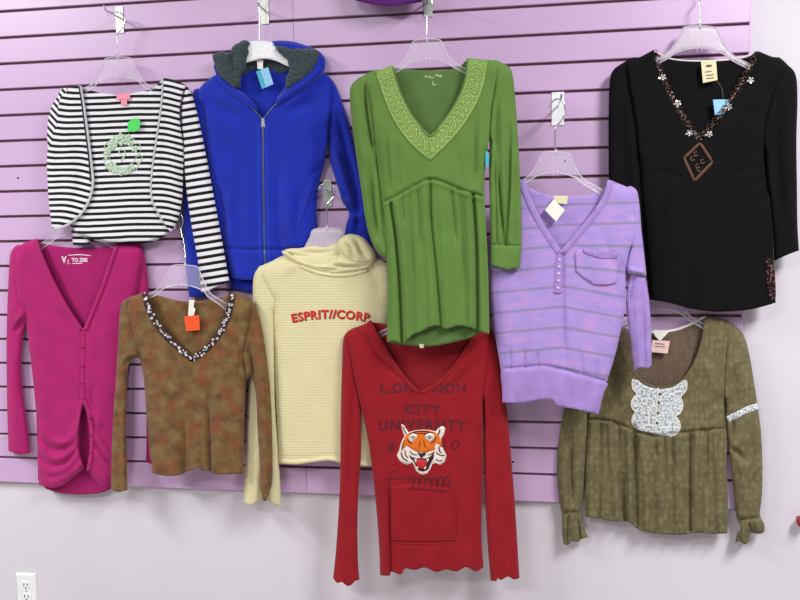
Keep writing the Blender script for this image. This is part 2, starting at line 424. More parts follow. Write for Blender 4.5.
def decal(name, parent, mat, polys, H, off=.0005, t=.0004, label=None, res=3.0, kind=None):
    """printed shapes lying on the cloth"""
    V = []; Fc = []
    for poly in polys:
        poly = np.array(poly, float); n = len(poly); mn, mx = poly.min(0), poly.max(0)
        G = np.array([(x, y) for x in np.arange(mn[0], mx[0], res) for y in np.arange(mn[1], mx[1], res)]).reshape(-1, 2)
        if len(G): G = G[inside(G, poly)]
        if len(G):
            D0, _, _ = seg_dist(G, poly, np.roll(poly, -1, axis=0)); G = G[D0 > res*.4]
        P = np.concatenate([poly, G]) if len(G) else poly
        r = delaunay_2d_cdt([Vector(p) for p in P], [(i, (i+1) % n) for i in range(n)], [], 1, 1e-5)
        V2 = np.array([tuple(v) for v in r[0]]); h = H(V2); m = len(V2); b = len(V)
        V += [tuple(p) for p in W(V2[:, 0], V2[:, 1], h+off+t)]+[tuple(p) for p in W(V2[:, 0], V2[:, 1], h+off*.3)]
        tr = [tuple(f) for f in r[2]]; cnt = set()
        for f in tr:
            for i in range(3): cnt.add((f[i], f[(i+1) % 3]))
        Fc += [tuple(b+i for i in f) for f in tr]+[tuple(b+m+i for i in reversed(f)) for f in tr]
        Fc += [(b+e[1], b+e[0], b+m+e[0], b+m+e[1]) for e in cnt if (e[1], e[0]) not in cnt]
    return mesh_obj(name, V, Fc, mat, parent, None, None, label, kind)
def stroke(pts, w, step=1.5):
    """closed outline of a painted line"""
    q, _ = crom(pts, step); Tn = np.gradient(q, axis=0); Tn /= np.linalg.norm(Tn, axis=1)[:, None]+1e-9
    Nn = np.stack([-Tn[:, 1], Tn[:, 0]], 1); s = np.linspace(0, 1, len(q)); ww = (w/2*np.sqrt(np.clip(np.minimum(1, .3+4*np.minimum(s, 1-s)), 0, 1)))[:, None]
    return np.concatenate([q+Nn*ww, (q-Nn*ww)[::-1]])
def oval(x, y, rx, ry=None, n=12, a=0):
    ry = ry or rx; t = np.linspace(0, 2*math.pi, n, endpoint=False)
    X, Y = rx*np.cos(t), ry*np.sin(t); return np.stack([x+X*math.cos(a)-Y*math.sin(a), y+X*math.sin(a)+Y*math.cos(a)], 1)
def glyph_tris(txt, offset=0.0, shear=0.0):
    c = bpy.data.curves.new('t', 'FONT'); c.body = txt; c.size = 1; c.offset = offset; c.shear = shear; c.resolution_u = 3
    o = bpy.data.objects.new('t', c); COL.objects.link(o); dg = bpy.context.evaluated_depsgraph_get(); dg.update()
    me = bpy.data.meshes.new_from_object(o.evaluated_get(dg)); v = np.array([tuple(p.co) for p in me.vertices]).reshape(-1, 3); f = [tuple(p.vertices) for p in me.polygons]
    bpy.data.objects.remove(o); bpy.data.curves.remove(c); bpy.data.meshes.remove(me); return v[:, :2] if len(v) else np.zeros((0, 2)), f
def text_arc(name, parent, mat, txt, x0, x1, y, dy, h, H, off=.0007, bold=.0, label=None, dxy=(0, 0), space=1.0):
    """one line of lettering bent along a shallow arc from x0 to x1"""
    c = bpy.data.curves.new('t', 'FONT'); c.body = txt; c.size = 1; c.offset = bold; c.resolution_u = 3; c.space_character = space
    o = bpy.data.objects.new('t', c); COL.objects.link(o); dg = bpy.context.evaluated_depsgraph_get(); dg.update()
    me = bpy.data.meshes.new_from_object(o.evaluated_get(dg)); v = np.array([tuple(p.co) for p in me.vertices])[:, :2]; f = [tuple(p.vertices) for p in me.polygons]
    bpy.data.objects.remove(o); bpy.data.curves.remove(c); bpy.data.meshes.remove(me)
    u = (v[:, 0]-v[:, 0].min())/(v[:, 0].max()-v[:, 0].min()); k = 2*u-1
    a = np.arctan2(2*dy*k, (x1-x0)/2); yy = v[:, 1]*h/.72
    P = np.stack([x0+u*(x1-x0)+yy*np.sin(a)+dxy[0], y+h/2+dy*k*k-yy*np.cos(a)+dxy[1]], 1); hh = H(P); m = len(P)
    V = np.concatenate([W(P[:, 0], P[:, 1], hh+off), W(P[:, 0], P[:, 1], hh+off*.2)])
    Fc = list(f)+[tuple(i+m for i in reversed(q)) for q in f]; cnt = {(q[i], q[(i+1) % len(q)]) for q in f for i in range(len(q))}
    Fc += [(e[1], e[0], e[0]+m, e[1]+m) for e in cnt if (e[1], e[0]) not in cnt]
    return mesh_obj(name, V, Fc, mat, parent, None, [False]*len(Fc), label)
def disc(name, parent, mat, x, y, r, H, th=.0016, label=None):
    c = np.array([[x, y]]); h = float(H(c)[0]); P = oval(x, y, r, n=14)
    F = W(P[:, 0], P[:, 1], np.full(14, h+th)); B = W(P[:, 0], P[:, 1], np.full(14, h)); Cn = W(x, y, h+th*1.3)
    V = list(F)+list(B)+[Cn]; fc = [(i, (i+1) % 14, 28) for i in range(14)]+[(i+14, (i+1) % 14+14, (i+1) % 14, i) for i in range(14)]+[tuple(range(27, 13, -1))]
    return mesh_obj(name, V, fc, mat, parent, None, None, label)
def beads(name, parent, mat, pts, r, H, off=.0008, label=None, th=.001, kind='stuff', n=7, jit=.0):
    V = []; Fc = []; P = np.array(pts, float); hh = H(P)
    for (x, y), h in zip(P, hh):
        q = oval(x, y, r*(1+random.uniform(-jit, jit)), n=n, a=random.random()*3); tx, ty = random.uniform(-.0008, .0008), random.uniform(-.0008, .0008)
        dd = h+off+(q[:, 0]-x)*tx+(q[:, 1]-y)*ty; b = len(V)
        V += [tuple(p) for p in W(q[:, 0], q[:, 1], dd+th)]+[tuple(p) for p in W(q[:, 0], q[:, 1], dd*0+h)]
        Fc += [tuple(b+i for i in range(n)), tuple(b+2*n-1-i for i in range(n))]+[(b+i, b+(i+1) % n, b+n+(i+1) % n, b+n+i) for i in range(n)]
    return mesh_obj(name, V, Fc, mat, parent, None, [False]*len(Fc), label, kind)
def along(pts, step):
    q, _ = crom(pts, 1.0); s = np.concatenate([[0], np.cumsum(np.linalg.norm(np.diff(q, axis=0), axis=1))])
    t = np.arange(0, s[-1], step); return np.stack([np.interp(t, s, q[:, 0]), np.interp(t, s, q[:, 1])], 1)
def tube(name, parent, mat, pts3, r, n=8, label=None):
    v, f = tube_geo(pts3, r, n); return mesh_obj(name, v, f, mat, parent, None, None, label)
def smooth3(P, k=8):
    P = np.array(P, float); n = len(P); out = []
    for i in range(n-1):
        p1, p2 = P[i], P[i+1]; p0 = P[i-1] if i else 2*p1-p2; p3 = P[i+2] if i+2 < n else 2*p2-p1
        for j in range(k):
            t = j/k; out.append(.5*((2*p1)+(-p0+p2)*t+(2*p0-5*p1+4*p2-p3)*t*t+(-p0+3*p1-3*p2+p3)*t**3))
    out.append(P[-1]); return np.array(out)
def px3(pts, d): return np.array([W(p[0], p[1], d if len(p) < 3 else p[2]) for p in pts])
# ------------------------------------------------------------------ setting
Z0 = .80; PITCH = .0762
def structure(o): o['kind'] = 'structure'; return o
structure(Geo().box(-4.5, 4.5, .019, .12, 0, 3.3).obj('wall_back', MAT['wall'], smooth=False))
structure(Geo().box(-4.5, 4.5, -6.0, .019, -.05, 0).obj('floor', MAT['floor'], smooth=False))
def panel(x0, x1, label, trim):
    root = thing('slatwall_board', label, 'slatwall', ((x0+x1)/2, 0, Z0))
    n = 32; g = Geo(); gap = .0078; y1 = .0095
    for k in range(n):
        za = Z0+k*PITCH+(gap if k else 0); zb = Z0+(k+1)*PITCH; e = .0012; xa, xb = x0+.0006, x1-.0006
        # lip profile with eased edges
        prof = [(y1, za), (e, za), (0, za+e), (0, zb-e), (e, zb), (y1, zb)]
        V = [(x, y, z) for x in (xa, xb) for (y, z) in prof]; m = len(prof)
        F = [(i, (i+1) % m, (i+1) % m+m, i+m) for i in range(m)]+[tuple(range(m)), tuple(range(2*m-1, m-1, -1))]
        g.add(V, F)
    mesh_obj('planks', g.v, g.f, MAT['lam'], root, smooth=[False]*len(g.f))
    Geo().box(x0+.0004, x1-.0004, y1, .0188, Z0, Z0+n*PITCH).obj('groove_core', MAT['core'], root, smooth=False)
    if trim: Geo().box(x1-.0004, x1+.004, -.0006, .0188, Z0, Z0+n*PITCH).obj('edge_trim', MAT['lam'], root, smooth=False)
    return root
pl = panel(-1.2192, 0, 'lilac slatwall panel left of the vertical seam, behind the striped and magenta tops', False)
pr = panel(0, 1.2192, 'lilac slatwall panel right of the vertical seam, ending at bare wall behind the black top', True)
for root, x, y in ((pl, 18, 178), (pr, 565, 161), (pr, 513, 462)):
    c = W(x, y, .0002); P = [(c[0]+.0032*math.cos(a), -.0004, c[2]+.0032*math.sin(a)) for a in np.linspace(0, 6.283, 9)[:-1]]+[(c[0]+.0032*math.cos(a), .0004, c[2]+.0032*math.sin(a)) for a in np.linspace(0, 6.283, 9)[:-1]]
    mesh_obj('screw_head', P, [tuple(range(8)), tuple(range(15, 7, -1))]+[(i, (i+1) % 8, 8+(i+1) % 8, 8+i) for i in range(8)], MAT['hole'], root, label='small dark screw head in a slat')
def outlet():
    c = W(27.5, 590, -.019); x, z = c[0], c[2]; r = thing('power_outlet', 'white double power outlet low on the wall in the bottom left corner', 'power outlet', (x, .019, z))
    g = Geo(); w, h = .035, .0575; prof = [(0, w, h), (.003, w, h), (.0055, w-.004, h-.004)]
    V = [(x+sx*a, .019-y, z+sz*b) for (y, a, b) in prof for sx, sz in ((-1, -1), (1, -1), (1, 1), (-1, 1))]
    F = [(4*k+i, 4*k+(i+1) % 4, 4*k+4+(i+1) % 4, 4*k+4+i) for k in range(2) for i in range(4)]+[(3, 2, 1, 0), (8, 9, 10, 11)]
    mesh_obj('faceplate', V, F, MAT['white_plastic'], r, smooth=[False]*len(F))
    for s in (1, -1):
        zc = z+s*.0195; P = [(x+.0165*math.cos(a)*min(1, 1), .0135-.0015, zc+.0140*max(-.85, min(.85, math.sin(a)*1.15))) for a in np.linspace(0, 6.283, 21)[:-1]]
        P = P+[(p[0], .0136, p[2]) for p in P]; n = 20
        f = mesh_obj('socket', P, [tuple(range(n)), tuple(range(2*n-1, n-1, -1))]+[(i, (i+1) % n, n+(i+1) % n, n+i) for i in range(n)], MAT['white_plastic'], r, smooth=[False]*(n+2))
        gg = Geo()
        for dx, hh in ((-.0064, .0042), (.0064, .0034)): gg.box(x+dx-.0011, x+dx+.0011, .0112, .0122, zc+.002-hh, zc+.002+hh)
        gg.box(x-.002, x+.002, .0112, .0122, zc-.0105, zc-.0065)
        gg.obj('slots', MAT['hole'], f, smooth=False)
    v, fc = tube_geo([(x, .0137, z), (x, .012, z)], .003, 10); mesh_obj('screw', v, fc, MAT['steel'], r)
outlet()
def knob():
    c = W(801.5, 521, 0); r = thing('wall_knob', 'small dark red knob on the wall at the right edge', 'knob', (c[0], .019, c[2]))
    P = [(c[0], .019, c[2]), (c[0], .012, c[2]), (c[0], .006, c[2]), (c[0], -.004, c[2]), (c[0], -.012, c[2]), (c[0], -.018, c[2]), (c[0], -.0195, c[2])]
    v, f = tube_geo(P, [.007, .0065, .010, .0155, .0155, .010, .004], 16); mesh_obj('knob', v, f, MAT['red_paint'], r)
knob()
# ------------------------------------------------------------------ hangers and hooks
def bracket(x, y, length, label, w=.024, h=.062, mat='steel', up=.010):
    """slatwall hook: plate from pixel-height y down, prong leaving it forwards"""
    c = W(x, y, .004); X, Z = c[0], c[2]
    r = thing('slatwall_hook', label, 'hook', (X, 0, Z), 'metal hooks in the slatwall grooves')
    g = Geo(); g.box(X-w/2, X+w/2, -.0030, -.0006, Z-h, Z); g.box(X-w/2, X+w/2, -.0010, .0075, Z-.0035, Z-.0010)
    g.obj('backplate', MAT[mat], r, smooth=False)
    P = smooth3([(X, -.001, Z-h*.42), (X, -.012, Z-h*.42), (X, -length*.5, Z-h*.42), (X, -length*.86, Z-h*.42), (X, -length, Z-h*.42+up)], 5)
    tube('prong', r, MAT['chrome'], P, .0026)
    return (X, Z-h*.42)
def hook_wire(root, stem, top, tip, d, r=.0019, col='chrome'):
    """hook: stem bottom pixel, loop top pixel, free tip"""
    tube('hook', root, MAT[col], smooth3(px3(stem+top+tip, d), 7), r)
def hanger(label, cx, cy, d, sc=1.0, tilt=0.0, span=66, wire=None, mat='clear', rim='clear_rim', thick=.0025, drop=1.0, group='clear plastic hangers', plate=True, nub=True):
    o3 = W(cx, cy, d); r = thing('clothes_hanger', label, 'hanger', tuple(o3), group)
    def tr(p):
        x, y = p[0]*sc, p[1]*sc*drop; return (cx+x*math.cos(tilt)-y*math.sin(tilt), cy+x*math.sin(tilt)+y*math.cos(tilt))
    s = span; up = [(-13, .5), (0, -1), (13, .5), (16, 7), (22, 18), (s*.55, 26), (s*.8, 33), (s, 39)]
    lo = [(s+1, 43), (s-4, 43), (s*.72, 36), (s*.5, 29.5), (20, 24), (9, 20), (0, 19), (-9, 20), (-20, 24), (-s*.5, 29.5), (-s*.72, 36), (-s+4, 43), (-s-1, 43)]
    left = [(-s, 39), (-s*.8, 33), (-s*.55, 26), (-22, 18), (-16, 7)]
    pts = [tr(p) for p in up+lo+left]
    shell('frame', r, MAT[mat], pts, d=d, T=0, R=1, t=thick, wr=0, pillow=True, res=3.5)
    gu = [tr(p) for p in left+up]; q, _ = crom(gu, 2.5)
    tube('rib', r, MAT[rim], W(q[:, 0], q[:, 1], np.full(len(q), d+thick)), .0015)
    q, _ = crom([tr(p) for p in lo], 2.5)
    tube('rib', r, MAT[rim], W(q[:, 0], q[:, 1], np.full(len(q), d+thick)), .0017)
    if nub:
        p0 = tr((0, -3.5)); p1 = tr((0, 2)); tube('hook_socket', r, MAT[rim], px3([p0, p1], d+thick*.5), .0035)
        a = tr((-1.8, 17)); b = tr((-1.8, 23)); a2 = tr((1.8, 17)); b2 = tr((1.8, 23))
        g = Geo(); g.add(*tube_geo(px3([a, b], d+thick), .0012)); g.add(*tube_geo(px3([a2, b2], d+thick), .0012)); g.obj('size_clip', MAT[rim], r)
    if wire: tube('hook', r, MAT['chrome'], smooth3(px3(wire, d+thick*.5), 7), .0020)
    return r
def garment(name, label, cat, x, y, d): return thing(name, label, cat, tuple(W(x, y, d)), None)
sub = lambda p: (lambda Q: p(Q))
# ------------------------------------------------------------------ striped top
D = .036
g = garment('striped_top', 'black and white striped top with open bolero front and mint flower print', 'top', 120, 90, D)
def st_left(P):
    x, y = P[:, 0], P[:, 1]; return np.stack([x, -(y-.10*(x-70)+1.3*np.sin(x/9.0+y/30))], 1)
def st_right(P):
    x, y = P[:, 0], P[:, 1]; return np.stack([x, -(y-.13*(x-155)-1.0*np.sin(x/7.0))], 1)
def st_in(P):
    x, y = P[:, 0], P[:, 1]; return np.stack([x, -(y+.03*np.maximum(0, x-120)+.8*np.sin(x/17))], 1)
MAT['stripe'] = m_stripes('black_white_stripes', 6.1, .46, 1.2)
MAT['stripe_thin'] = m_stripes('black_white_stripes_sleeve', 7.15, .44, 2.0, .004)
shell('back_panel', g, MAT['stripe'], [(64, 92), (80, 85.5), (90, 90), (100, 93), (122, 95.5), (145, 91), (155, 87), (163, 78.5), (180, 86), (178, 150), (174, 225), (167, 235), (152, 242.5), (130, 244), (108, 243), (86, 238.5), (74, 231), (64, 200), (60, 140)],
      d=D, T=.002, R=2, uv=st_in, res=2.6, wr=.0005)
Hin = shell('inner_front', g, MAT['stripe'], [(76, 87), (84, 92, 'h'), (100, 96), (122, 98), (145, 94), (166, 85, 'o'), (172, 100), (170, 160), (176, 222), (167, 233, 'h'), (152, 240), (130, 242), (108, 241), (88, 236), (74, 229, 'o'), (72, 200), (70, 130)],
      d=D+.006, T=.006, R=12, uv=st_in, folds=[([(110, 200), (112, 240)], 6, 1.5, 'z'), ([(140, 190), (146, 240)], 5, -1.2, 'z')])
shell('sleeve', g, MAT['stripe'], [(66, 91, 's'), (58, 96, 'o'), (51, 108), (47.5, 125), (48, 148), (54, 168), (64, 182), (70, 170, 's'), (62, 150), (58, 130), (62, 112)], d=D+.002, T=.012, R=9, pillow=True,
      uv=lambda P: np.stack([P[:, 0], -(P[:, 1]-1.1*(P[:, 0]-50))*.8], 1))
HL = shell('bolero_front', g, MAT['stripe'], [(80, 85, 'ch'), (83, 100), (85, 118), (88, 140), (91, 165), (92.5, 182), (90, 196), (84, 209), (75, 219), (64, 226), (52, 228.5, 'co'), (49, 205), (47.5, 180), (47, 155), (51, 140, 's'), (57, 125), (58, 108), (61, 95, 'co'), (70, 88)],
      d=D+.008, T=.010, R=12, uv=st_left, folds=[([(64, 110), (66, 150), (74, 190)], 5, 2.2), ([(56, 130), (60, 170), (62, 215)], 5, -2.2), ([(78, 130), (80, 180), (70, 215)], 5, -2.0)])
ribbon('piping', g, MAT['piping'], [(80.5, 86), (83, 100), (85.5, 118), (88.5, 140), (91.5, 165), (93, 182), (90.5, 196), (84.5, 209), (75.5, 219.5), (64, 226.5), (54, 229)], 2.6, HL, T=.0018, off=.0002)
ribbon('piping', g, MAT['piping_dark'], [(79, 86), (81.3, 100), (83.7, 118), (86.6, 140), (89.5, 165), (90.5, 182)], 1.6, HL, T=.0018, off=.0004)
HR = shell('bolero_front', g, MAT['stripe'], [(163, 77.5, 'co'), (174, 80), (186, 85, 'cs'), (182, 96), (179.5, 112), (181, 130), (183.5, 150, 'o'), (183, 175), (182, 200), (178, 220), (171, 233, 'ch'), (164, 224), (158, 212), (152.5, 200), (151.5, 185), (153, 165), (157, 138), (161, 110), (162.5, 92)],
      d=D+.008, T=.010, R=12, uv=st_right, folds=[([(168, 95), (166, 140), (164, 190)], 4, -2.0), ([(175, 110), (173, 150), (176, 200)], 4, 2), ([(156, 200), (163, 214), (170, 226)], 3, 1.6)])
ribbon('piping', g, MAT['piping'], [(162.5, 78), (162.3, 92), (160.6, 110), (156.6, 138), (152.6, 165), (151, 185), (152, 200), (157.5, 212), (164, 224)], 1.8, HR, T=.0015, off=.0002)
shell('sleeve', g, MAT['stripe_thin'], [(185, 85, 'o'), (192, 95), (198, 116), (203, 140), (209, 170), (215, 202), (222, 240), (229.5, 282, 'ch'), (216, 287), (201.5, 295, 'co'), (198, 262), (192, 228), (187, 195), (184, 165), (182, 140), (180.5, 115), (182, 97)],
      d=D+.004, T=.012, R=10, pillow=True, uv=lambda P: np.stack([P[:, 0], -(P[:, 1]+.16*(P[:, 0]-200))], 1), folds=[([(190, 110), (196, 160), (199, 200)], 3, -1.6)])
shell('sleeve', g, MAT['stripe'], [(70, 205, 'o'), (88, 205), (90, 244, 'ch'), (73, 246, 'co')], d=D-.014, T=.008, R=6, pillow=True, uv=lambda P: np.stack([P[:, 0], -P[:, 1]], 1))
pet = []
for k in range(15):
    a = 2*math.pi*k/15; rx = 16+1.5*math.sin(3*a); cxx, cyy = 122.5+rx*math.cos(a), 155+rx*1.05*math.sin(a)
    wgt = 1.0 if (k in (8, 9, 10, 11, 12, 4, 5, 6, 3)) else .45
    for j in range(5):
        b = a+j*1.257; pet.append(oval(cxx+2.4*wgt*math.cos(b), cyy+2.4*wgt*math.sin(b), 2.2*wgt, 1.5*wgt, 8, b))
for r0 in (13.2, 19.2):
    pet += [stroke([(122.5+(r0+.8*math.sin(a*9))*math.cos(a), 155+(r0+.8*math.sin(a*9))*1.05*math.sin(a)) for a in np.linspace(s, s+1.4, 8)], .8) for s in (0, 1.57, 3.14, 4.71)]
for (x, y, s) in ((113, 146, 2.6), (120, 141, 3.2), (128, 142, 2.6), (135, 149, 2.2), (114, 167, 3.0), (122, 170, 2.4), (130, 168, 2.6), (107, 152, 2.2)):
    for j in range(5): pet.append(oval(x+s*math.cos(j*1.257), y+s*math.sin(j*1.257), s*.8, s*.55, 8, j*1.257))
pet += [stroke([(121, 147), (119, 153), (124, 157), (120, 163)], 1.1), stroke([(124, 148), (125, 155), (121, 160)], 1.0)]
decal('flower_print', g, MAT['ink_mint'], pet, Hin, label='mint green ring of printed flowers')
card('brand_label', g, MAT['lbl_pink'], [(116.5, 94), (130, 93.5), (130, 99), (116.5, 99.5)], D+.019)
card('size_tab', g, MAT['lbl_pink'], [(121, 99), (127, 99), (127, 105), (121, 105)], D+.019)
card('price_tag', g, MAT['tag_green'], [(128, 122), (134, 118), (140, 120), (140, 128), (134, 132), (127.5, 131)], D+.023, label='bright green price tag')
# ------------------------------------------------------------------ magenta cardigan
D = .010
g = garment('magenta_cardigan', 'magenta ribbed v-neck cardigan with ruched hem and long sleeves', 'cardigan', 78, 245, D)
Hb = shell('back_panel', g, MAT['magenta_in'], [(24, 242), (37, 239.5, 'h'), (50, 245), (78, 248), (103, 247), (116, 243.5, 'o'), (130, 245), (134, 300), (124, 400), (122, 480), (111, 489, 'h'), (100, 493), (80, 494.5), (60, 493), (46, 489, 'o'), (38, 480), (36, 400), (28, 320), (20, 280)], d=D, T=.002, R=3, res=3)
HF = shell('front', g, MAT['magenta'], [(37, 238.5, 'ch'), (45, 260), (55, 282), (68, 306), (83, 329, 'c'), (92, 308), (101, 286), (109, 262), (115.5, 243.5, 'co'), (128, 243), (139, 246), (143, 256), (138, 290), (132, 325), (126, 345), (124, 375), (124, 430), (121, 470), (111, 488.5, 'ch'), (103, 486), (94, 478), (87.5, 468.5, 'c'), (89.5, 452), (89.5, 432), (87, 414), (83.8, 402, 'c'), (80.5, 414), (79, 432), (79.5, 452), (84, 468.5, 'c'), (74, 477), (64, 485), (52, 488), (39, 485, 'co'), (37.5, 462), (37.5, 445), (38, 425), (35.5, 405), (33, 380), (30, 355), (27, 330), (23, 312, 's'), (17, 290), (15, 268), (17, 251, 'o'), (24, 243)],
      d=D+.008, T=.016, R=15, mult=1.15, folds=[
          ([(38, 422), (46, 436), (58, 443), (70, 440), (78, 426), (80, 408)], 3.6, 5.0, 'a'), ([(38, 440), (48, 456), (62, 458), (74, 448), (80, 432)], 3.4, 4.5, 'a'),
          ([(38, 464), (50, 472), (66, 468), (78, 454), (81, 446)], 3.6, 4.6, 'a'), ([(40, 431), (50, 447), (62, 450), (74, 440)], 2.6, -3.5, 'a'), ([(38, 452), (50, 466), (66, 462), (79, 444)], 2.6, -3.5, 'a'),
          ([(39, 478), (54, 482), (70, 474), (83, 462)], 3, 3.8, 'z'), ([(89, 428), (97, 438), (108, 452), (122, 462)], 3.2, 4.2), ([(90, 444), (100, 458), (112, 470), (122, 476)], 3.2, 4.2), ([(90, 408), (98, 422), (99, 432)], 2.6, 4.2), ([(92, 416), (101, 436), (112, 448)], 2.4, -3.4),
          ([(94, 440), (104, 456), (118, 468)], 2.4, -3.2), ([(88, 462), (98, 474), (112, 482)], 3, 3.4, 'a'), ([(94, 380), (93, 400), (98, 424)], 3.0, -2.6), ([(82, 333), (81.5, 400)], 1.6, -1.6, 'az'), ([(50, 288), (66, 316)], 5, 1.5), ([(22, 300), (30, 340)], 5, -3), ([(40, 390), (44, 420)], 4, 2)])
for pts in ([(37, 238.5), (45, 260), (55, 282), (68, 306), (83, 329)], [(115.5, 243.5), (109, 262), (101, 286), (92, 308), (84, 329)]):
    sgn = -1 if pts[0][0] < 60 else 1
    ribbon('neck_band', g, MAT['magenta'], [(x+sgn*1.8, y+.8) for x, y in pts], 4.2, HF, T=.0035, off=.0006)
ribbon('placket', g, MAT['magenta'], [(83, 328), (82.6, 350), (82.4, 375), (82.5, 402)], 4.6, HF, T=.0022, off=.0006)
ribbon('placket', g, MAT['magenta'], [(82.5, 400), (79, 412), (76.5, 432), (77, 452), (81, 468)], 4.2, HF, T=.0035, off=.0006)
ribbon('placket', g, MAT['magenta'], [(84, 400), (89, 413), (91.5, 432), (91.5, 452), (88.5, 471)], 4.6, HF, T=.0035, off=.0006)
for x, y in ((83, 347), (83, 366), (82.6, 383), (84, 399), (90, 418), (91.5, 435), (91.5, 452)): disc('button', g, MAT['button_m'], x, y, 1.5, lambda P, H=HF: H(P)+.003, .0014)
shell('sleeve', g, MAT['magenta'], [(20, 245, 'o'), (12, 250), (9.5, 262), (8, 290), (6.5, 340), (7, 400), (8.5, 451, 'ch'), (19, 454), (30.5, 453, 'co'), (27.5, 425), (23, 392), (21.5, 360), (23.5, 335), (27, 320), (28, 306, 's'), (24, 280), (22, 262)],
      d=D+.001, T=.015, R=11, pillow=True, mult=1.15, folds=[([(14, 326), (20, 317), (27, 314)], 3.2, 4.5), ([(15, 334), (21, 322), (27, 320)], 2.4, -4.5), ([(13, 300), (18, 312), (25, 310)], 3, 2.5), ([(12, 340), (14, 400), (17, 450)], 4, 2, 'z')])
shell('sleeve', g, MAT['magenta'], [(134, 245, 's'), (142, 249, 'o'), (147, 272), (150, 320), (151, 380), (152, 430), (153, 464, 'ch'), (146, 462, 'co'), (146.5, 430), (145.5, 385), (141, 350), (135, 320), (134, 290)], d=D, T=.010, R=10, pillow=True)
c0 = lambda P: Hb(P)
text_arc('brand_print', g, MAT['ink_white'], 'TO ZBE', 71.5, 87.5, 259.8, 0, 3.6, Hb, bold=.04, label='white printed neck label')
text_arc('brand_print', g, MAT['ink_white'], 'V', 61.5, 66.5, 259.5, 0, 6.5, Hb, bold=.05, label='white printed letter')
decal('print_line', g, MAT['ink_white'], [stroke([(68, 255.3), (80, 254.8), (91, 255.8)], 1.0), stroke([(72, 263.6), (83, 263.2)], .9), stroke([(67.5, 262), (69, 259.5), (67.5, 263.6), (70.5, 263.6)], .7)], Hb, label='white printed lines')
# ------------------------------------------------------------------ blue hooded jacket
D = .010
g = garment('hooded_jacket', 'royal blue zip hoodie with charcoal fleece lined hood on a white hanger', 'hoodie', 260, 70, D)
shell('back_panel', g, MAT['blue'], [(205, 82), (225, 72), (245, 69, 'h'), (268, 70), (290, 68, 'o'), (315, 70), (326, 78), (322, 140), (316, 200), (320, 282), (300, 291, 'h'), (260, 293), (231, 289, 'o'), (218, 240), (208, 180), (204, 130)], d=D, T=.002, R=3, res=3.2)
HF = shell('front', g, MAT['blue'], [(222, 72, 'ch'), (231, 90), (245, 102), (262, 118.5, 'c'), (276, 104), (290, 94), (308, 82), (319, 69, 'co'), (328, 76, 's'), (331, 95), (329.5, 120), (327, 145), (324, 166, 'co'), (319, 185), (316.5, 215), (317, 245), (319, 276, 'ch'), (290, 280), (264, 280.5), (240, 279.5), (231.5, 277, 'co'), (224, 250), (218, 230), (211, 200), (206, 165), (203, 130), (202, 108, 's'), (197, 95, 'o'), (202, 85), (212, 77)],
      d=D+.007, T=.015, R=18, mult=1.5, folds=[
          ([(263, 118), (264, 200), (265, 280)], 2.2, 1.2, 'az'), ([(262.8, 118), (264, 200), (265, 280)], .9, -2.0, 'az'),
          ([(212, 178), (220, 200), (224, 222), (222, 246)], 4, -2.5), ([(233, 180), (229, 210), (233, 246)], 5, 1.8), ([(310, 176), (300, 200), (296, 222), (300, 246)], 4, -2.2),
          ([(279, 155), (278, 200), (281, 246), (285, 278)], 4, -2.6), ([(289, 150), (290, 210), (296, 270)], 6, 2.2), ([(250, 150), (247, 210), (248, 250)], 6, 1.6),
          ([(205, 96), (222, 108), (243, 118)], 6, -2.2), ([(214, 90), (232, 104), (250, 112)], 5, 2.0), ([(322, 95), (300, 108), (283, 113)], 6, -2.4), ([(318, 82), (298, 98), (280, 108)], 4, 1.8),
          ([(223, 248), (245, 249.5), (265, 249.5), (295, 249), (316, 247)], 1.6, -2.6, 'az'), ([(308, 110), (312, 150), (310, 200)], 6, 1.8), ([(325, 160), (314, 172), (306, 178)], 3, -2)], drape=[(1.0, 23, 0, 150, 260)])
shell('sleeve', g, MAT['blue'], [(200, 92, 's'), (193, 94, 'o'), (190, 110), (188, 140), (185, 170), (183, 200), (182.5, 235), (186, 270), (189, 297, 'ch'), (208, 297, 'co'), (212, 260), (211, 220), (208, 170), (207, 120)], d=D+.001, T=.016, R=12, pillow=True)
shell('sleeve', g, MAT['blue'], [(325, 75, 'o'), (333, 81), (340, 96), (347, 117), (354, 142), (361, 168), (366, 192), (370, 220), (372, 246, 'ch'), (358, 250), (344, 246, 'co'), (345.5, 228), (349, 213), (343, 203), (338, 188), (333, 172), (329, 158), (328, 140, 's'), (330.5, 115), (329, 92)],
      d=D+.001, T=.014, R=13, pillow=True, mult=1.5, folds=[([(336, 105), (344, 140), (354, 180), (362, 225)], 3.0, -4.5), ([(341, 150), (350, 178), (357, 205), (357, 240)], 2.6, -4.5), ([(333, 140), (342, 172), (351, 198)], 3.4, 3.5),
          ([(344, 196), (354, 200), (360, 197)], 3, 3), ([(346, 206), (355, 211), (362, 207)], 2.4, -4), ([(346, 215), (354, 218), (364, 214)], 3, 3.5)])
def furfn(P):
    x, y = P[:, 0], P[:, 1]; h = np.zeros(len(P))
    for s, a in ((.9, 1.0), (1.7, .6), (2.9, .4)):
        h += a*np.sin(x*s*.9+2*np.sin(y*s*.45))*np.sin(y*s*1.0+2*np.sin(x*s*.5+s))
    return .0016*h
def jag(pts, a=1.6, st=3.0):
    q, _ = crom(pts, st, True); return [(p[0]+random.uniform(-a, a), p[1]+random.uniform(-a, a)) for p in q]
shell('hood_back', g, MAT['fur'], jag([(232, 60), (245, 62), (270, 60), (292, 62), (294, 70), (280, 73), (266, 68.5), (250, 71), (240, 78), (230, 74)], .8), d=D+.002, T=.003, R=4, fn=furfn, res=1.8)
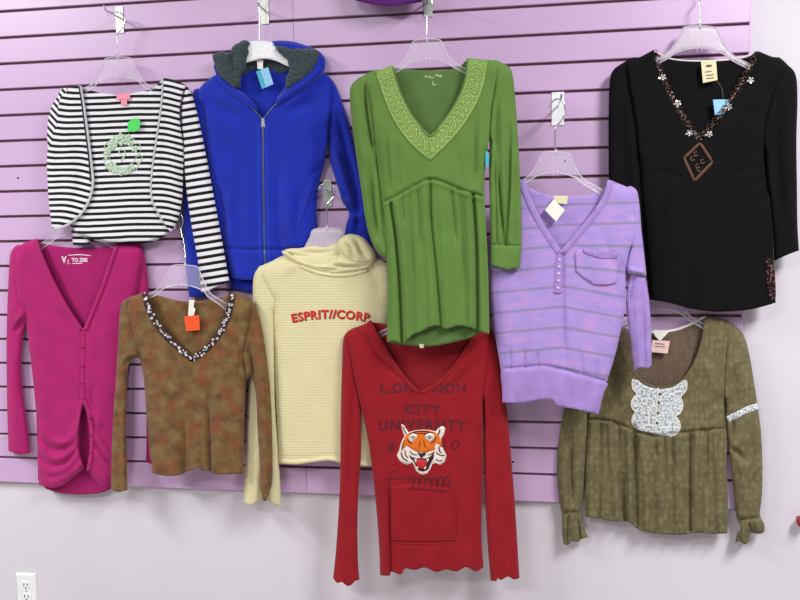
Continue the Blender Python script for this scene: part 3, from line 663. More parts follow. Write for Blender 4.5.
Hh = shell('hood', g, MAT['blue'], [(272, 41.5, 'o'), (290, 41), (308, 46), (320, 52), (325.5, 61), (323.5, 73), (315, 82), (304, 90), (293, 97), (282, 104), (275, 108), (277, 98), (284, 88), (292, 72), (288, 55), (276, 48)], d=D+.016, T=.020, R=9, pillow=True, mult=1.5, folds=[([(322, 66), (305, 84), (286, 98)], 3, 1.5)])
shell('hood_lining', g, MAT['fur'], jag([(277, 46), (290, 48), (304, 48.5), (316, 50), (320, 56), (316, 66), (308, 76), (298, 83), (287, 88), (286, 78), (289, 68), (286, 58), (278, 52)], .9), d=D+.034, T=.008, R=7, fn=furfn, res=1.5, pillow=True, label='charcoal fleece lining, right fold')
shell('hood', g, MAT['blue'], [(214, 64, 'o'), (222, 76), (233, 86), (246, 95), (256, 105), (258, 113), (247, 106), (233, 97), (222, 86), (216, 74)], d=D+.018, T=.013, R=6, pillow=True)
shell('hood_lining', g, MAT['fur'], jag([(213, 56), (221, 51), (229, 52), (234, 45), (241, 41.5), (249, 41), (248, 52), (246, 62), (246, 68), (241, 76), (240, 88), (231, 84), (222, 77), (216, 69)], .9), d=D+.026, T=.011, R=9, fn=furfn, res=1.5, pillow=True, mult=1.5, folds=[([(236, 48), (232, 62), (240, 78)], 3, -4)], label='charcoal fleece lining, left fold')
zp = [(262.7, 121), (263.6, 200), (265, 279)]
ribbon('zipper', g, MAT['zip'], zp, 1.7, HF, T=.0018, off=.0008)
for s in (-1, 1): ribbon('zip_stitching', g, MAT['stitch_blue'], [(x+s*4.4, y+2) for x, y in zp], 3.4, HF, T=.0005, off=.0005, label='paler blue seam beside the zip')
ribbon('zipper', g, MAT['zip'], [(233, 92), (247, 103), (261.5, 118)], 1.3, HF, T=.0018, off=.0010)
ribbon('zipper', g, MAT['zip'], [(291, 94), (276, 104), (264, 118)], 1.3, HF, T=.0018, off=.0010)
h0 = float(HF(np.array([[262.8, 124]]))[0])+.003
card('zip_pull', g, MAT['chrome'], [(261.6, 118), (264, 118), (264.4, 122), (265.2, 127.5), (263.2, 126), (261, 127.5), (261.3, 122)], h0, .0018)
for pts in ([(214, 186), (219, 204), (226, 224)], [(312, 184), (306, 204), (299, 224)]): ribbon('pocket_edge', g, MAT['blue'], pts, 2.2, HF, T=.0018, off=.0004)
card('brand_label', g, MAT['tag_white'], [(257, 60), (263, 60), (263, 69), (257.5, 69)], D+.017)
card('price_tag', g, MAT['tag_blue'], [(256, 71.5), (268, 67), (273.5, 84), (262, 89)], D+.019, label='pale blue price tag')
card('tag_band', g, MAT['tag_teal'], [(256, 71.5), (260, 70), (265.8, 87.4), (262, 89)], D+.0202, .0006)
# ------------------------------------------------------------------ cream knitted hooded top
D = 0.041
g = garment('knitted_hoodie', 'cream knitted hooded top with red printed lettering, cowl bunched at the neck', 'sweater', 328, 250, D)
HF = shell('front', g, MAT['cream'], [(285, 255, 'o'), (310, 252), (350, 252), (372, 257), (386, 263), (392, 275), (392, 300), (388, 340), (384, 400), (380, 440), (378, 466, 'ch'), (360, 466), (345, 464), (330, 460.5), (312, 462), (296, 464.5), (279, 463, 'co'), (277.5, 430), (275.5, 390), (274.5, 340), (273, 300, 's'), (268, 285), (262, 272), (260, 267, 'o'), (272, 261)],
      d=D+.002, T=.018, R=16, pillow=True, drape=[(1.2, 33, 2, 300, 460)], folds=[([(284, 300), (284, 380), (286, 455)], 6, 1.6, 'z'), ([(276, 455), (300, 458), (335, 455), (375, 461)], 1.3, -1.2, 'az'), ([(340, 340), (338, 400), (342, 460)], 8, -1.4, 'z'),
          ([(276, 280), (290, 268), (302, 266)], 4, 1.5), ([(352, 350), (350, 420), (346, 460)], 6, 2.2, 'z'), ([(310, 350), (312, 420), (312, 460)], 9, 1.6, 'z'), ([(368, 262), (376, 280), (382, 300)], 5, -1.8)])
shell('sleeve', g, MAT['cream'], [(263, 266, 'o'), (256, 271), (253, 282), (253, 310), (252.5, 345), (249, 385), (246.5, 430), (245, 470), (243.5, 502, 'ch'), (250, 505), (258, 502), (263, 500), (270, 502), (281, 507.5, 'co'), (280, 480), (277.5, 440), (275, 400), (274.5, 350), (274, 310, 's'), (272, 285)],
      d=D, T=.014, R=11, pillow=True, folds=[([(262, 330), (260, 420), (254, 504)], 5, 2.6, 'z'), ([(266, 440), (272, 506)], 3, 2.4, 'z'), ([(262, 470), (263, 500)], 3, -3.5, 'z'), ([(248, 480), (247, 503)], 2, 2, 'z')])
shell('sleeve', g, MAT['cream'], [(384, 264, 'o'), (392, 270), (398, 300), (400, 400), (402, 480, 'ch'), (382, 482, 'co'), (380, 400), (384, 320), (384, 290, 's')], d=D-.004, T=.012, R=10, pillow=True)
shell('hood', g, MAT['cream'], [(284, 251, 'o'), (290, 248.5), (300, 248), (312, 246), (326, 247), (337, 243), (346, 245), (344, 254), (330, 260), (312, 259.5), (296, 256)], d=D+.006, T=.010, R=7, pillow=True, res=1.6, folds=[([(298, 251), (318, 253), (336, 250)], 2, -3.5)])
shell('hood', g, MAT['cream'], [(281.5, 252, 'o'), (286, 251), (294, 256), (306, 261.5), (318, 264), (330, 262), (338, 257), (345, 250), (356, 256), (374, 255), (374, 264), (368, 269), (352, 272), (335, 273.5), (318, 271), (302, 266), (290, 260)],
      d=D+.014, T=.016, R=7, pillow=True, res=1.5, folds=[([(298, 262), (314, 268), (330, 270), (350, 269)], 1.8, -4), ([(324, 262), (336, 266), (350, 267), (372, 265)], 1.5, -4.5), ([(332, 260), (344, 263), (358, 264)], 1.8, 2.5)])
shell('hood', g, MAT['cream'], [(337, 245, 'o'), (341, 238), (350, 234), (362, 237), (370, 245), (375, 254), (374, 262), (366, 264), (354, 263), (346, 259), (340, 253)], d=D+.020, T=.018, R=8, pillow=True, res=1.4,
      folds=[([(343, 243), (350, 247), (352, 256), (358, 262)], 1.6, -5), ([(352, 237), (358, 243), (362, 252), (370, 260)], 1.8, -4.5), ([(347, 240), (355, 249), (360, 258)], 2.2, 2.5)])
ribbon('hood_edge', g, MAT['cream'], [(300, 266), (318, 273), (336, 275.5), (352, 274.5), (368, 270)], 3.2, HF, T=.003)
ribbon('hem', g, MAT['cream'], [(280, 461.5), (296, 462.5), (312, 460.5), (330, 458.8), (345, 462.2), (360, 464), (376, 464)], 4, HF, T=.0025)
text_arc('lettering', g, MAT['ink_redshade'], 'ESPRIT//CORP.', 292.5, 371.5, 313.8, 4.2, 8.4, HF, off=.0007, bold=.03, space=1.08, dxy=(.6, .7), label='dark edge of the lettering')
text_arc('lettering', g, MAT['ink_red'], 'ESPRIT//CORP.', 292.5, 371.5, 313.8, 4.2, 8.4, HF, off=.0012, bold=.03, space=1.08, label='red arched lettering')
# ------------------------------------------------------------------ brown top
D = 0.066
g = garment('mottled_top', 'mottled brown long-sleeved top with silver sequins along the v-neck and orange tag', 'top', 190, 300, D)
Hb = shell('back_panel', g, MAT['brown'], [(128, 301), (145, 294, 'h'), (160, 296), (175, 300), (190, 301.5), (207, 300), (222, 297), (232, 293.5, 'o'), (248, 301), (244, 360), (240, 460), (150, 460), (144, 380), (134, 330)], d=D, T=.002, R=3, res=3)
HF = shell('front', g, MAT['brown'], [(143.5, 292.5, 'ch'), (147, 308), (154, 323), (165, 338), (178, 350), (192, 362, 'c'), (206, 352), (219, 337), (227, 320), (232, 303), (233.5, 292.5, 'co'), (243, 296), (250, 301, 's'), (249, 320), (245, 340), (243, 360), (245.5, 380, 'o'), (245, 400), (244, 430), (243.5, 474.5, 'ch'), (234, 474), (226, 474.5), (213, 474), (210.5, 471), (203, 471), (197.5, 467.5), (190, 471), (186, 471.5), (182, 474.5), (170, 476), (160, 475), (152, 473, 'co'), (150.5, 440), (148, 410), (145, 385), (141, 363), (136, 345, 's'), (131, 325), (128, 308), (131, 298, 'o'), (137, 295)],
      d=D+.007, T=.017, R=15, drape=[(1.5, 17, 0, 400, 470)], mult=1.3, folds=[([(184, 415), (184.5, 445), (184, 474)], 2.2, -4.5, 'z'), ([(197, 430), (198, 468)], 3, 2.8, 'z'), ([(207, 395), (209, 430), (210.5, 472)], 2.0, -5.5, 'z'), ([(215, 430), (216, 474)], 4, 2.5, 'z'),
          ([(176, 430), (174, 475)], 4, 2.5, 'z'), ([(136, 352), (148, 362)], 3, 2), ([(236, 315), (240, 345), (243, 372)], 3.5, -3), ([(233, 320), (237, 350), (232, 380)], 4, 1.8), ([(152, 470), (180, 472), (212, 471), (243, 471)], 1, -.8, 'az'), ([(160, 380), (175, 400), (180, 430)], 7, 1.5)])
shell('sleeve', g, MAT['brown'], [(136, 296, 'o'), (126, 299), (121, 305), (119, 325), (117.5, 350), (115.5, 385), (113, 420), (111.5, 460), (111, 490, 'ch'), (119, 492), (127.5, 490, 'co'), (127, 460), (126, 430), (126.5, 400), (127.5, 372), (131, 361), (139, 358), (143, 366), (141, 345, 's'), (136, 325), (132, 310)],
      d=D+.001, T=.015, R=9, pillow=True, mult=1.3, folds=[([(122, 362), (128, 355), (140, 354)], 2.6, 5.0), ([(124, 368), (129, 360), (141, 360)], 1.8, -5.0), ([(119, 370), (120, 420), (119, 488)], 3, -2.5, 'z'), ([(126, 315), (128, 345)], 4, 2)])
shell('sleeve', g, MAT['brown'], [(246, 296, 'o'), (254, 303), (260, 320), (265, 345), (269, 375), (271.5, 410), (272.5, 450), (272.5, 480), (270, 491, 'h'), (266, 501), (262.5, 499), (262, 495), (260, 485, 'co'), (259.5, 460), (257.5, 430), (256.5, 405), (255, 390), (251, 374), (247.5, 380), (243, 378), (241, 360, 's'), (244, 330), (246, 312)],
      d=D+.001, T=.016, R=9, pillow=True, mult=1.3, folds=[([(249, 345), (253, 372), (257, 402)], 2.0, -6.5), ([(256, 330), (261, 380), (264, 440), (266, 490)], 4.5, 2.5, 'z'), ([(256, 305), (258, 340)], 4, -1.5)])
vl = [(144.6, 293), (148.2, 307), (155, 321), (166, 336), (179, 348), (192, 359)]; vr = [(232, 293.5), (230.5, 304), (226, 320), (217.5, 336), (205.5, 349.5), (193, 358.5)]
for v in (vl, vr): ribbon('neck_band', g, MAT['darkbrown'], v, 6.6, HF, T=.0016, off=.0008, label='dark brown sequin tape')
sq = []
for v in (vl, vr):
    for (x, y) in along(v, 1.35):
        if random.random() < .8: sq.append((x+random.uniform(-1.9, 1.9), y+random.uniform(-1.9, 1.9)))
beads('sequins', g, MAT['silver'], sq, 1.15, lambda P: HF(P)+.0022, label='silver sequins', n=6, jit=.3)
card('brand_label', g, MAT['tag_white'], [(189, 300), (194.5, 300), (193.5, 307), (195.5, 309), (193, 318), (188, 318)], D+.012)
card('price_tag', g, MAT['tag_orange'], [(184, 316.5), (199, 315), (200, 330), (186, 331)], D+.017, label='orange price tag')
# ------------------------------------------------------------------ red top
D = 0.072
g = garment('red_top', 'red long-sleeved top with roaring tiger print and front pocket', 'top', 425, 325, D)
Hb = shell('back_panel', g, MAT['red_in'], [(350, 330), (372, 322, 'h'), (400, 326), (430, 327), (460, 325), (480, 322, 'o'), (490, 330), (482, 400), (480, 560), (382, 560), (366, 400)], d=D, T=.002, R=3, res=3.2)
HF = shell('front', g, MAT['red'], [(371, 321, 'ch'), (378, 333), (388, 350), (398, 366), (408, 380), (420, 391, 'c'), (434, 384), (448, 372), (461, 355), (471, 338), (480, 321, 'co'), (489, 326, 's'), (489, 345), (486, 370), (482.5, 400), (483, 430, 'o'), (483, 460), (482, 500), (481.5, 535), (483.5, 567, 'ch'), (476, 571.5), (466, 567), (457, 571.5), (446, 569.5), (436, 572), (425, 567.5), (415, 570), (405, 568.5), (401, 574.5), (391, 571.5), (390, 575.5), (380, 575.5, 'co'), (379, 545), (376, 505), (371, 460), (366, 430), (360.5, 405), (356, 385, 's'), (351, 360), (348, 340), (352, 330, 'o'), (362, 325)],
      d=D+.006, T=.015, R=15, drape=[(1.3, 27, 0, 420, 560), (1.0, 11, 0, 540, 572)], mult=1.3, folds=[([(389, 470), (389, 500), (390, 540), (390, 574)], 1.8, -5.5, 'z'), ([(383, 440), (383, 500), (385, 574)], 3.5, 2.4, 'z'), ([(356, 326), (372, 346), (390, 368), (406, 384)], 3, -3.8), ([(364, 326), (380, 348), (398, 372)], 3, 2.6),
          ([(474, 345), (458, 372), (440, 388)], 4, 2.0), ([(480, 350), (465, 375), (448, 392)], 3, -1.8), ([(355, 360), (364, 400), (372, 450)], 4, 1.5), ([(478, 360), (476, 420), (478, 500)], 4, 1.5),
          ([(400, 545), (401, 573)], 2.5, 2, 'z'), ([(412, 548), (412, 570)], 2.5, -2, 'z'), ([(426, 545), (426, 568)], 2.5, 2, 'z'), ([(440, 550), (440, 571)], 2, -1.8, 'z'), ([(452, 548), (451, 571)], 2.4, 2, 'z'), ([(470, 540), (471, 568)], 2.4, 2, 'z'), ([(455, 490), (457, 545)], 2, -1.8)])
shell('sleeve', g, MAT['red'], [(358, 327, 'o'), (347, 332), (343, 342), (342, 365), (341, 400), (340.5, 440), (340, 480), (338, 520), (335.5, 555), (333, 578, 'ch'), (337, 583), (342, 582), (347, 586), (352, 584.5), (355, 581), (359.5, 580, 'co'), (358, 560), (357.5, 525), (358.5, 490), (361, 455), (361, 425), (360.5, 405), (357, 385, 's'), (353, 360), (352, 340)],
      d=D+.001, T=.015, R=10, pillow=True, mult=1.3, folds=[([(353, 345), (354, 390), (350, 450), (351, 520)], 4, -2.4), ([(347, 350), (346, 430), (343, 520)], 4, 1.8), ([(343, 575), (342, 583)], 2, 2, 'z')])
shell('sleeve', g, MAT['red'], [(484, 322, 'o'), (492, 330), (498, 350), (503, 380), (507.5, 415), (511.5, 460), (515, 505), (517.5, 545), (519.5, 578, 'ch'), (514, 579.5), (508, 576.5), (501, 580), (497.5, 578), (496.5, 581), (490.5, 580.5, 'co'), (488, 550), (485.5, 510), (484, 470), (484, 430), (482.5, 400, 's'), (485, 370), (486, 345)],
      d=D+.001, T=.016, R=11, pillow=True, mult=1.3, folds=[([(493, 380), (492, 430), (491, 480)], 4, -2.8), ([(500, 350), (503, 440), (508, 540)], 5, 2.0), ([(508, 560), (508, 577)], 2, 2, 'z')])
ribbon('neck_band', g, MAT['red'], [(369, 321), (376, 334), (386, 351), (396, 367), (407, 382), (419, 393)], 4.5, HF, T=.003, off=.0005)
ribbon('neck_band', g, MAT['red'], [(481, 322), (472, 339), (462, 356), (449, 373), (435, 386), (421, 393)], 3.5, HF, T=.0015, off=.0005)
Hp = shell('pocket', g, MAT['red'], [(393, 486, 'co'), (420, 484), (447, 487, 'c'), (453, 497), (455.5, 515), (455, 541, 'c'), (420, 541), (391, 541, 'c'), (391.5, 515)], base=lambda P: HF(P)-.001, T=.0035, R=2.5, t=.0012, wr=.0004)
for y in (539.5, 543.2): ribbon('seam', g, MAT['red'], [(391, y), (420, y+.6), (455, y)], 1.3, (lambda P: HF(P)+.003) if y < 541 else HF, T=.0014, off=.0004)
ink = MAT['ink_navy']; lab = 'faded dark college lettering'
text_arc('lettering', g, ink, 'L.ON', 380, 414, 388, -1, 10, lambda P: HF(P), bold=.03, space=1.2, label=lab)
text_arc('lettering', g, ink, 'SION', 432, 466, 388, -1, 10, lambda P: HF(P), bold=.03, space=1.2, label=lab)
text_arc('lettering', g, ink, 'CITY', 405, 441, 409, 0, 9, HF, bold=.03, space=1.2, label=lab)
text_arc('lettering', g, ink, 'UNIVERSITY', 379, 466, 424, 2, 10, HF, bold=.03, space=1.2, label=lab)
text_arc('lettering', g, ink, '3', 388, 394, 447, 0, 8, HF, bold=.04, label=lab)
decal('lettering', g, ink, [stroke([(451, 445), (455, 440), (459, 444), (455, 449), (451, 446)], 1.6)], HF, label=lab)
decal('lettering', g, ink, [stroke([(390, 472), (396, 471)], 1.4), stroke([(384, 479), (406, 478)], 1.0)]+
      [stroke([(x, 482), (x+2, 477+random.uniform(-1, 1)), (x+5, 480), (x+4, 486), (x+8, 483)], 1.3) for x in range(408, 446, 6)]+[stroke([(408, 488), (428, 490), (446, 491)], 1.0)], lambda P: HF(P)+.0042*(P[:, 1] > 486), label='faded scrolled lettering')
def T5(L): return [(360+x/5, 360+y/5) for x, y in L]
def layer(nm, mat, polys, k, lb): decal(nm, g, MAT[mat], [np.array(T5(p)) for p in polys], HF, off=.0004+.0004*k, res=3, label=lb)
layer('tiger_print', 'tiger_white', [[(222, 380), (212, 350), (207, 322), (216, 320), (228, 340), (242, 362), (275, 352), (310, 348), (350, 350), (378, 358), (388, 345), (405, 332), (422, 330), (426, 345), (420, 372), (406, 392), (414, 420), (420, 445), (432, 478), (424, 508), (402, 525), (378, 515), (362, 520), (352, 545), (338, 565), (318, 573), (298, 570), (280, 552), (270, 528), (262, 512), (238, 524), (212, 515), (195, 500), (184, 475), (196, 450), (202, 425), (212, 400)]], 0, 'white of the tiger head')
layer('tiger_print', 'orange', [[(228, 378), (245, 365), (275, 354), (310, 350), (350, 352), (380, 364), (398, 384), (410, 412), (416, 436), (405, 436), (395, 420), (380, 418), (372, 432), (376, 448), (352, 455), (335, 462), (310, 462), (285, 458), (262, 448), (245, 436), (232, 428), (222, 440), (206, 452), (212, 420), (220, 398)]], 1, 'orange of the tiger face')
layer('tiger_print', 'tiger_white', [[(244, 380), (258, 368), (278, 366), (288, 376), (284, 388), (272, 396), (266, 412), (252, 408), (242, 394)], [(324, 374), (342, 366), (362, 364), (372, 378), (370, 392), (360, 402), (344, 412), (336, 398), (326, 388)]], 2, 'white eye patches')
layer('tiger_print', 'tiger_blue', [[(254, 390), (262, 384), (272, 388), (266, 395)]], 3, 'grey eye')
layer('tiger_print', 'tiger_blue', [[(338, 386), (350, 384), (358, 391), (345, 396)]], 3, 'grey eye')
blk = [stroke([(250, 386), (262, 380), (276, 386)], 3), stroke([(334, 386), (348, 380), (362, 388)], 3)]+[stroke(p, w) for p, w in (([(214, 330), (222, 350), (232, 372)], 5), ([(400, 345), (395, 365), (388, 378)], 6), ([(262, 362), (300, 356), (345, 358)], 5), ([(285, 368), (312, 366), (338, 368)], 4), ([(244, 372), (262, 364), (290, 370)], 5), ([(318, 376), (345, 362), (372, 366)], 5),
       ([(236, 395), (246, 410), (262, 418)], 5), ([(378, 385), (372, 404), (352, 416)], 5), ([(222, 400), (212, 430), (208, 455)], 4), ([(410, 400), (416, 430), (424, 455)], 4), ([(205, 460), (215, 490), (240, 505)], 6), ([(225, 450), (228, 475), (240, 490)], 5), ([(395, 430), (398, 455), (410, 465)], 5), ([(380, 462), (400, 475), (425, 478)], 5), ([(378, 495), (395, 505), (410, 500)], 5),
       ([(250, 455), (262, 470), (285, 475)], 4), ([(340, 475), (360, 468), (372, 455)], 4), ([(300, 400), (298, 425), (292, 440)], 3), ([(318, 400), (322, 425), (330, 440)], 3), ([(306, 484), (308, 498)], 4))]
layer('tiger_print', 'tiger_black', [list(map(tuple, b)) for b in blk]+[[(286, 460), (308, 466), (330, 460), (326, 476), (312, 486), (300, 484)],
      [(246, 474), (262, 486), (282, 492), (306, 490), (332, 492), (352, 482), (370, 462), (368, 490), (352, 520), (340, 548), (318, 558), (296, 554), (280, 535), (270, 508), (252, 492)]], 3, 'dark stripes, nose and mouth')
layer('tiger_print', 'tiger_red', [[(284, 500), (306, 496), (328, 500), (334, 522), (326, 544), (306, 548), (290, 538), (282, 520)]], 4, 'red tongue')
layer('tiger_print', 'tiger_white', [[(272, 494), (284, 496), (279, 518)], [(332, 496), (345, 492), (336, 516)], [(282, 532), (290, 534), (289, 547), (284, 545)], [(322, 536), (331, 532), (328, 547), (321, 547)]], 5, 'white fangs')
# ------------------------------------------------------------------ green tunic
D = 0.136
g = garment('green_tunic', 'green long-sleeved tunic with embroidered v-neck and empire waist', 'tunic', 430, 68, D)
Hb = shell('back_panel', g, MAT['green_in'], [(372, 74), (390, 66, 'h'), (400, 68.5), (430, 70.5), (455, 68.5), (467, 60, 'o'), (490, 62), (486, 140), (482, 200), (487, 330), (470, 338, 'h'), (450, 343), (428, 346.5), (404, 345), (390, 343, 'o'), (386, 250), (378, 160)], d=D, T=.002, R=3, res=3, uv=None)
HF = shell('front', g, MAT['green'], [(392, 65.5, 'ch'), (396, 80), (401, 94), (409, 110), (419, 124), (430, 135.5, 'c'), (441, 124), (452, 109), (461, 92), (466, 76), (468, 58, 'co'), (482, 59.5), (497, 63, 's'), (495, 85), (491, 110), (489, 140), (487.5, 152, 'o'), (485, 175), (484.5, 195), (486, 225), (488, 265), (489, 305), (489.5, 334, 'ch'), (482, 332), (474, 329), (460, 325.5), (450, 328), (446, 329), (438, 325.5), (430, 327), (420, 332), (412, 335), (408, 340), (402, 344), (395, 341), (387, 342, 'co'), (387, 315), (387.5, 280), (386, 245), (384, 215), (380.5, 190), (377, 160), (375.5, 145, 's'), (373, 115), (369, 92), (366, 80, 'o'), (378, 71)],
      d=D+.007, T=.016, R=13, wr=.0007, drape=[(2.2, 13, 0, 190, 300), (1.0, 31, 1, 100, 340)], mult=1.35, folds=[
          ([(382, 203.5), (400, 194), (415, 185.5), (430, 179), (445, 183), (462, 190), (485, 197)], 1.5, -3.2, 'az'), ([(382, 206), (400, 197), (415, 188.5), (430, 182), (445, 186), (462, 193), (485, 200)], 2, 1.6, 'az'),
          ([(391, 203), (396, 240), (400, 290), (402, 343)], 1.5, -8.5, 'az'), ([(396, 205), (403, 250), (407, 300), (409, 336)], 3.5, 3.4, 'az'), ([(473, 195), (476, 240), (477, 290), (477, 330)], 1.5, -8, 'az'), ([(468, 195), (470, 250), (471, 325)], 3.4, 3, 'az'),
          ([(430, 181), (431, 220), (437, 280), (441, 326)], 1.6, -4.5, 'az'), ([(424, 184), (426, 230), (430, 290), (432, 326)], 3.5, 2.4, 'az'), ([(440, 186), (444, 240), (450, 326)], 4, 2.2, 'az'),
          ([(451, 188), (453, 205), (457, 250)], 1.8, -3, 'a'), ([(459, 190), (462, 230), (465, 290)], 2, -2.4, 'a'), ([(409, 192), (411, 230), (414, 290)], 2, -2.2, 'a'), ([(417, 187), (419, 210), (421, 250)], 1.6, -2.4, 'a'), ([(402, 195), (404, 225)], 1.5, -2, 'a'), ([(482, 198), (484, 250), (485, 320)], 1.6, -2.5, 'a'),
          ([(386, 130), (388, 160), (392, 195)], 1.6, -2.2), ([(397, 140), (398, 170), (400, 192)], 2, -2.0), ([(474, 120), (475, 150), (474, 190)], 1.7, -2.6), ([(480, 100), (480, 150), (481, 190)], 2, 1.6), ([(410, 150), (411, 180)], 3, 1.2), ([(458, 150), (459, 185)], 3, -1.2), ([(380, 100), (383, 140), (389, 200)], 3, 2)])
shell('sleeve', g, MAT['green'], [(378, 70, 'o'), (364, 75), (355, 81), (350, 90), (350.5, 110), (354, 140), (358, 168), (362, 195), (366, 222), (371, 240), (379, 254), (387, 259, 'ch'), (389, 256, 'co'), (388, 240), (385, 215), (382, 190), (378, 160), (377, 140, 's'), (374, 110), (371, 88)],
      d=D-.002, T=.014, R=9, pillow=True, mult=1.35, folds=[([(366, 84), (366, 105), (371, 140), (375, 160)], 1.6, -6), ([(358, 90), (360, 130), (368, 180)], 3, 2.6), ([(371, 165), (372, 200), (378, 245)], 2.6, -5.5), ([(364, 170), (367, 200), (374, 235)], 2.6, 2.6), ([(380, 190), (383, 230), (387, 250)], 2, -3)])
shell('sleeve', g, MAT['green'], [(492, 61, 'o'), (506, 65), (512, 72), (515, 95), (517.5, 130), (519.5, 165), (521, 200), (521.5, 240), (520, 268, 'ch'), (505, 269), (490, 264.5, 'co'), (490.5, 235), (489.5, 200), (489, 165), (490, 140, 's'), (492, 110), (495, 85)],
      d=D+.001, T=.016, R=10, pillow=True, mult=1.35, folds=[([(492, 244.5), (505, 245), (520, 246)], 1.2, -2.5, 'az'), ([(499, 165), (501, 205), (504, 244)], 1.6, -6, 'z'), ([(510, 120), (509, 180), (506, 244)], 1.8, -5, 'z'), ([(494, 150), (496, 200), (497, 242)], 1.6, -3.5, 'z'), ([(514, 130), (515, 200), (515, 242)], 2.2, -2.5, 'z'), ([(504, 90), (503, 140), (504, 220)], 3, 3), ([(498, 95), (496, 130), (496, 160)], 2, -3)])
def both(a, b, n=60):
    qa, _ = crom(a, 1.0); qb, _ = crom(b, 1.0); f = lambda q: np.stack([np.interp(np.linspace(0, 1, n), np.linspace(0, 1, len(q)), q[:, i]) for i in (0, 1)], 1)
    return f(qa), f(qb)
bandO = [(375, 71.5), (379, 84), (384, 99), (392, 118), (402, 134), (415, 149), (430, 161), (444, 148), (458, 133), (470, 116), (480, 97), (485, 80), (488, 61)]
bandI = [(392, 65.5), (396, 80), (401, 94), (409, 110), (419, 124), (430, 135.5), (441, 124), (452, 109), (461, 92), (466, 76), (468, 58)]
shell('embroidered_band', g, MAT['embroid'], [(x, y, 'h' + ('c' if i in (0, 6, 12) else '')) for i, (x, y) in enumerate(bandO)]+[(x, y, 'h'+('c' if i in (0, 5, 10) else '')) for i, (x, y) in enumerate(bandI[::-1])], base=lambda P: HF(P)+.0002, T=0, R=1, t=.0012, wr=.0003, res=1.8)
ribbon('neck_band', g, MAT['green'], [(x+.3, y+.8) for x, y in bandI[:6]]+bandI[6:], 2.0, HF, T=.0028, off=.0010)
emb = []
for a0, b0 in ((bandO[:7], bandI[:6]), (bandO[6:], bandI[5:])):
    qa, qb = both(a0, b0, 200)
    for i in range(4, 196, 6):
        m = qa[i]*.5+qb[i]*.5; v = (qb[i]-qa[i])*.26; tn = qa[min(199, i+4)]-qa[i-4]; tn = tn/np.linalg.norm(tn)*random.uniform(1.6, 2.8); s = 1 if (i//6) % 2 else -1
        emb.append(stroke([m-v*s-tn, m-v*s*.3, m+v*s*.8, m+v*s+tn*.4, m+v*s*.3+tn], .75)); emb.append(oval(*(m-v*s*1.1+tn*.6), 1.1, .8, 7))
    for k in (.10, .92): emb.append(stroke([tuple(qa[i]*(1-k)+qb[i]*k) for i in range(0, 200, 8)], .9))
MAT['thread'] = plain('pale_green_thread', (176, 200, 118), .7)
decal('embroidery', g, MAT['thread'], emb, lambda P: HF(P)+.0014, off=.0005, t=.0006, res=4, label='pale green scroll embroidery')
decal('brand_print', g, MAT['ink_green'], [stroke([(424, 78), (426, 75.5), (427.5, 78), (430, 76), (431, 78.5), (434, 77)], 1.0), stroke([(435, 77), (437, 74.5), (439, 76.5), (441.5, 75.5), (440, 78)], 1.1), stroke([(433, 81), (432.6, 84.8), (431, 85)], .8), stroke([(433, 85), (437, 84.6)], .8)], Hb, label='pale script neck print')
card('hem_tag', g, MAT['tag_cream'], [(419, 344), (424, 344), (423.5, 348), (420, 348)], D+.003)
card('size_sticker', g, MAT['tag_teal'], [(485.5, 152), (488, 151), (489, 158), (488.5, 166), (485.5, 167)], D+.021, label='pale teal sticker')
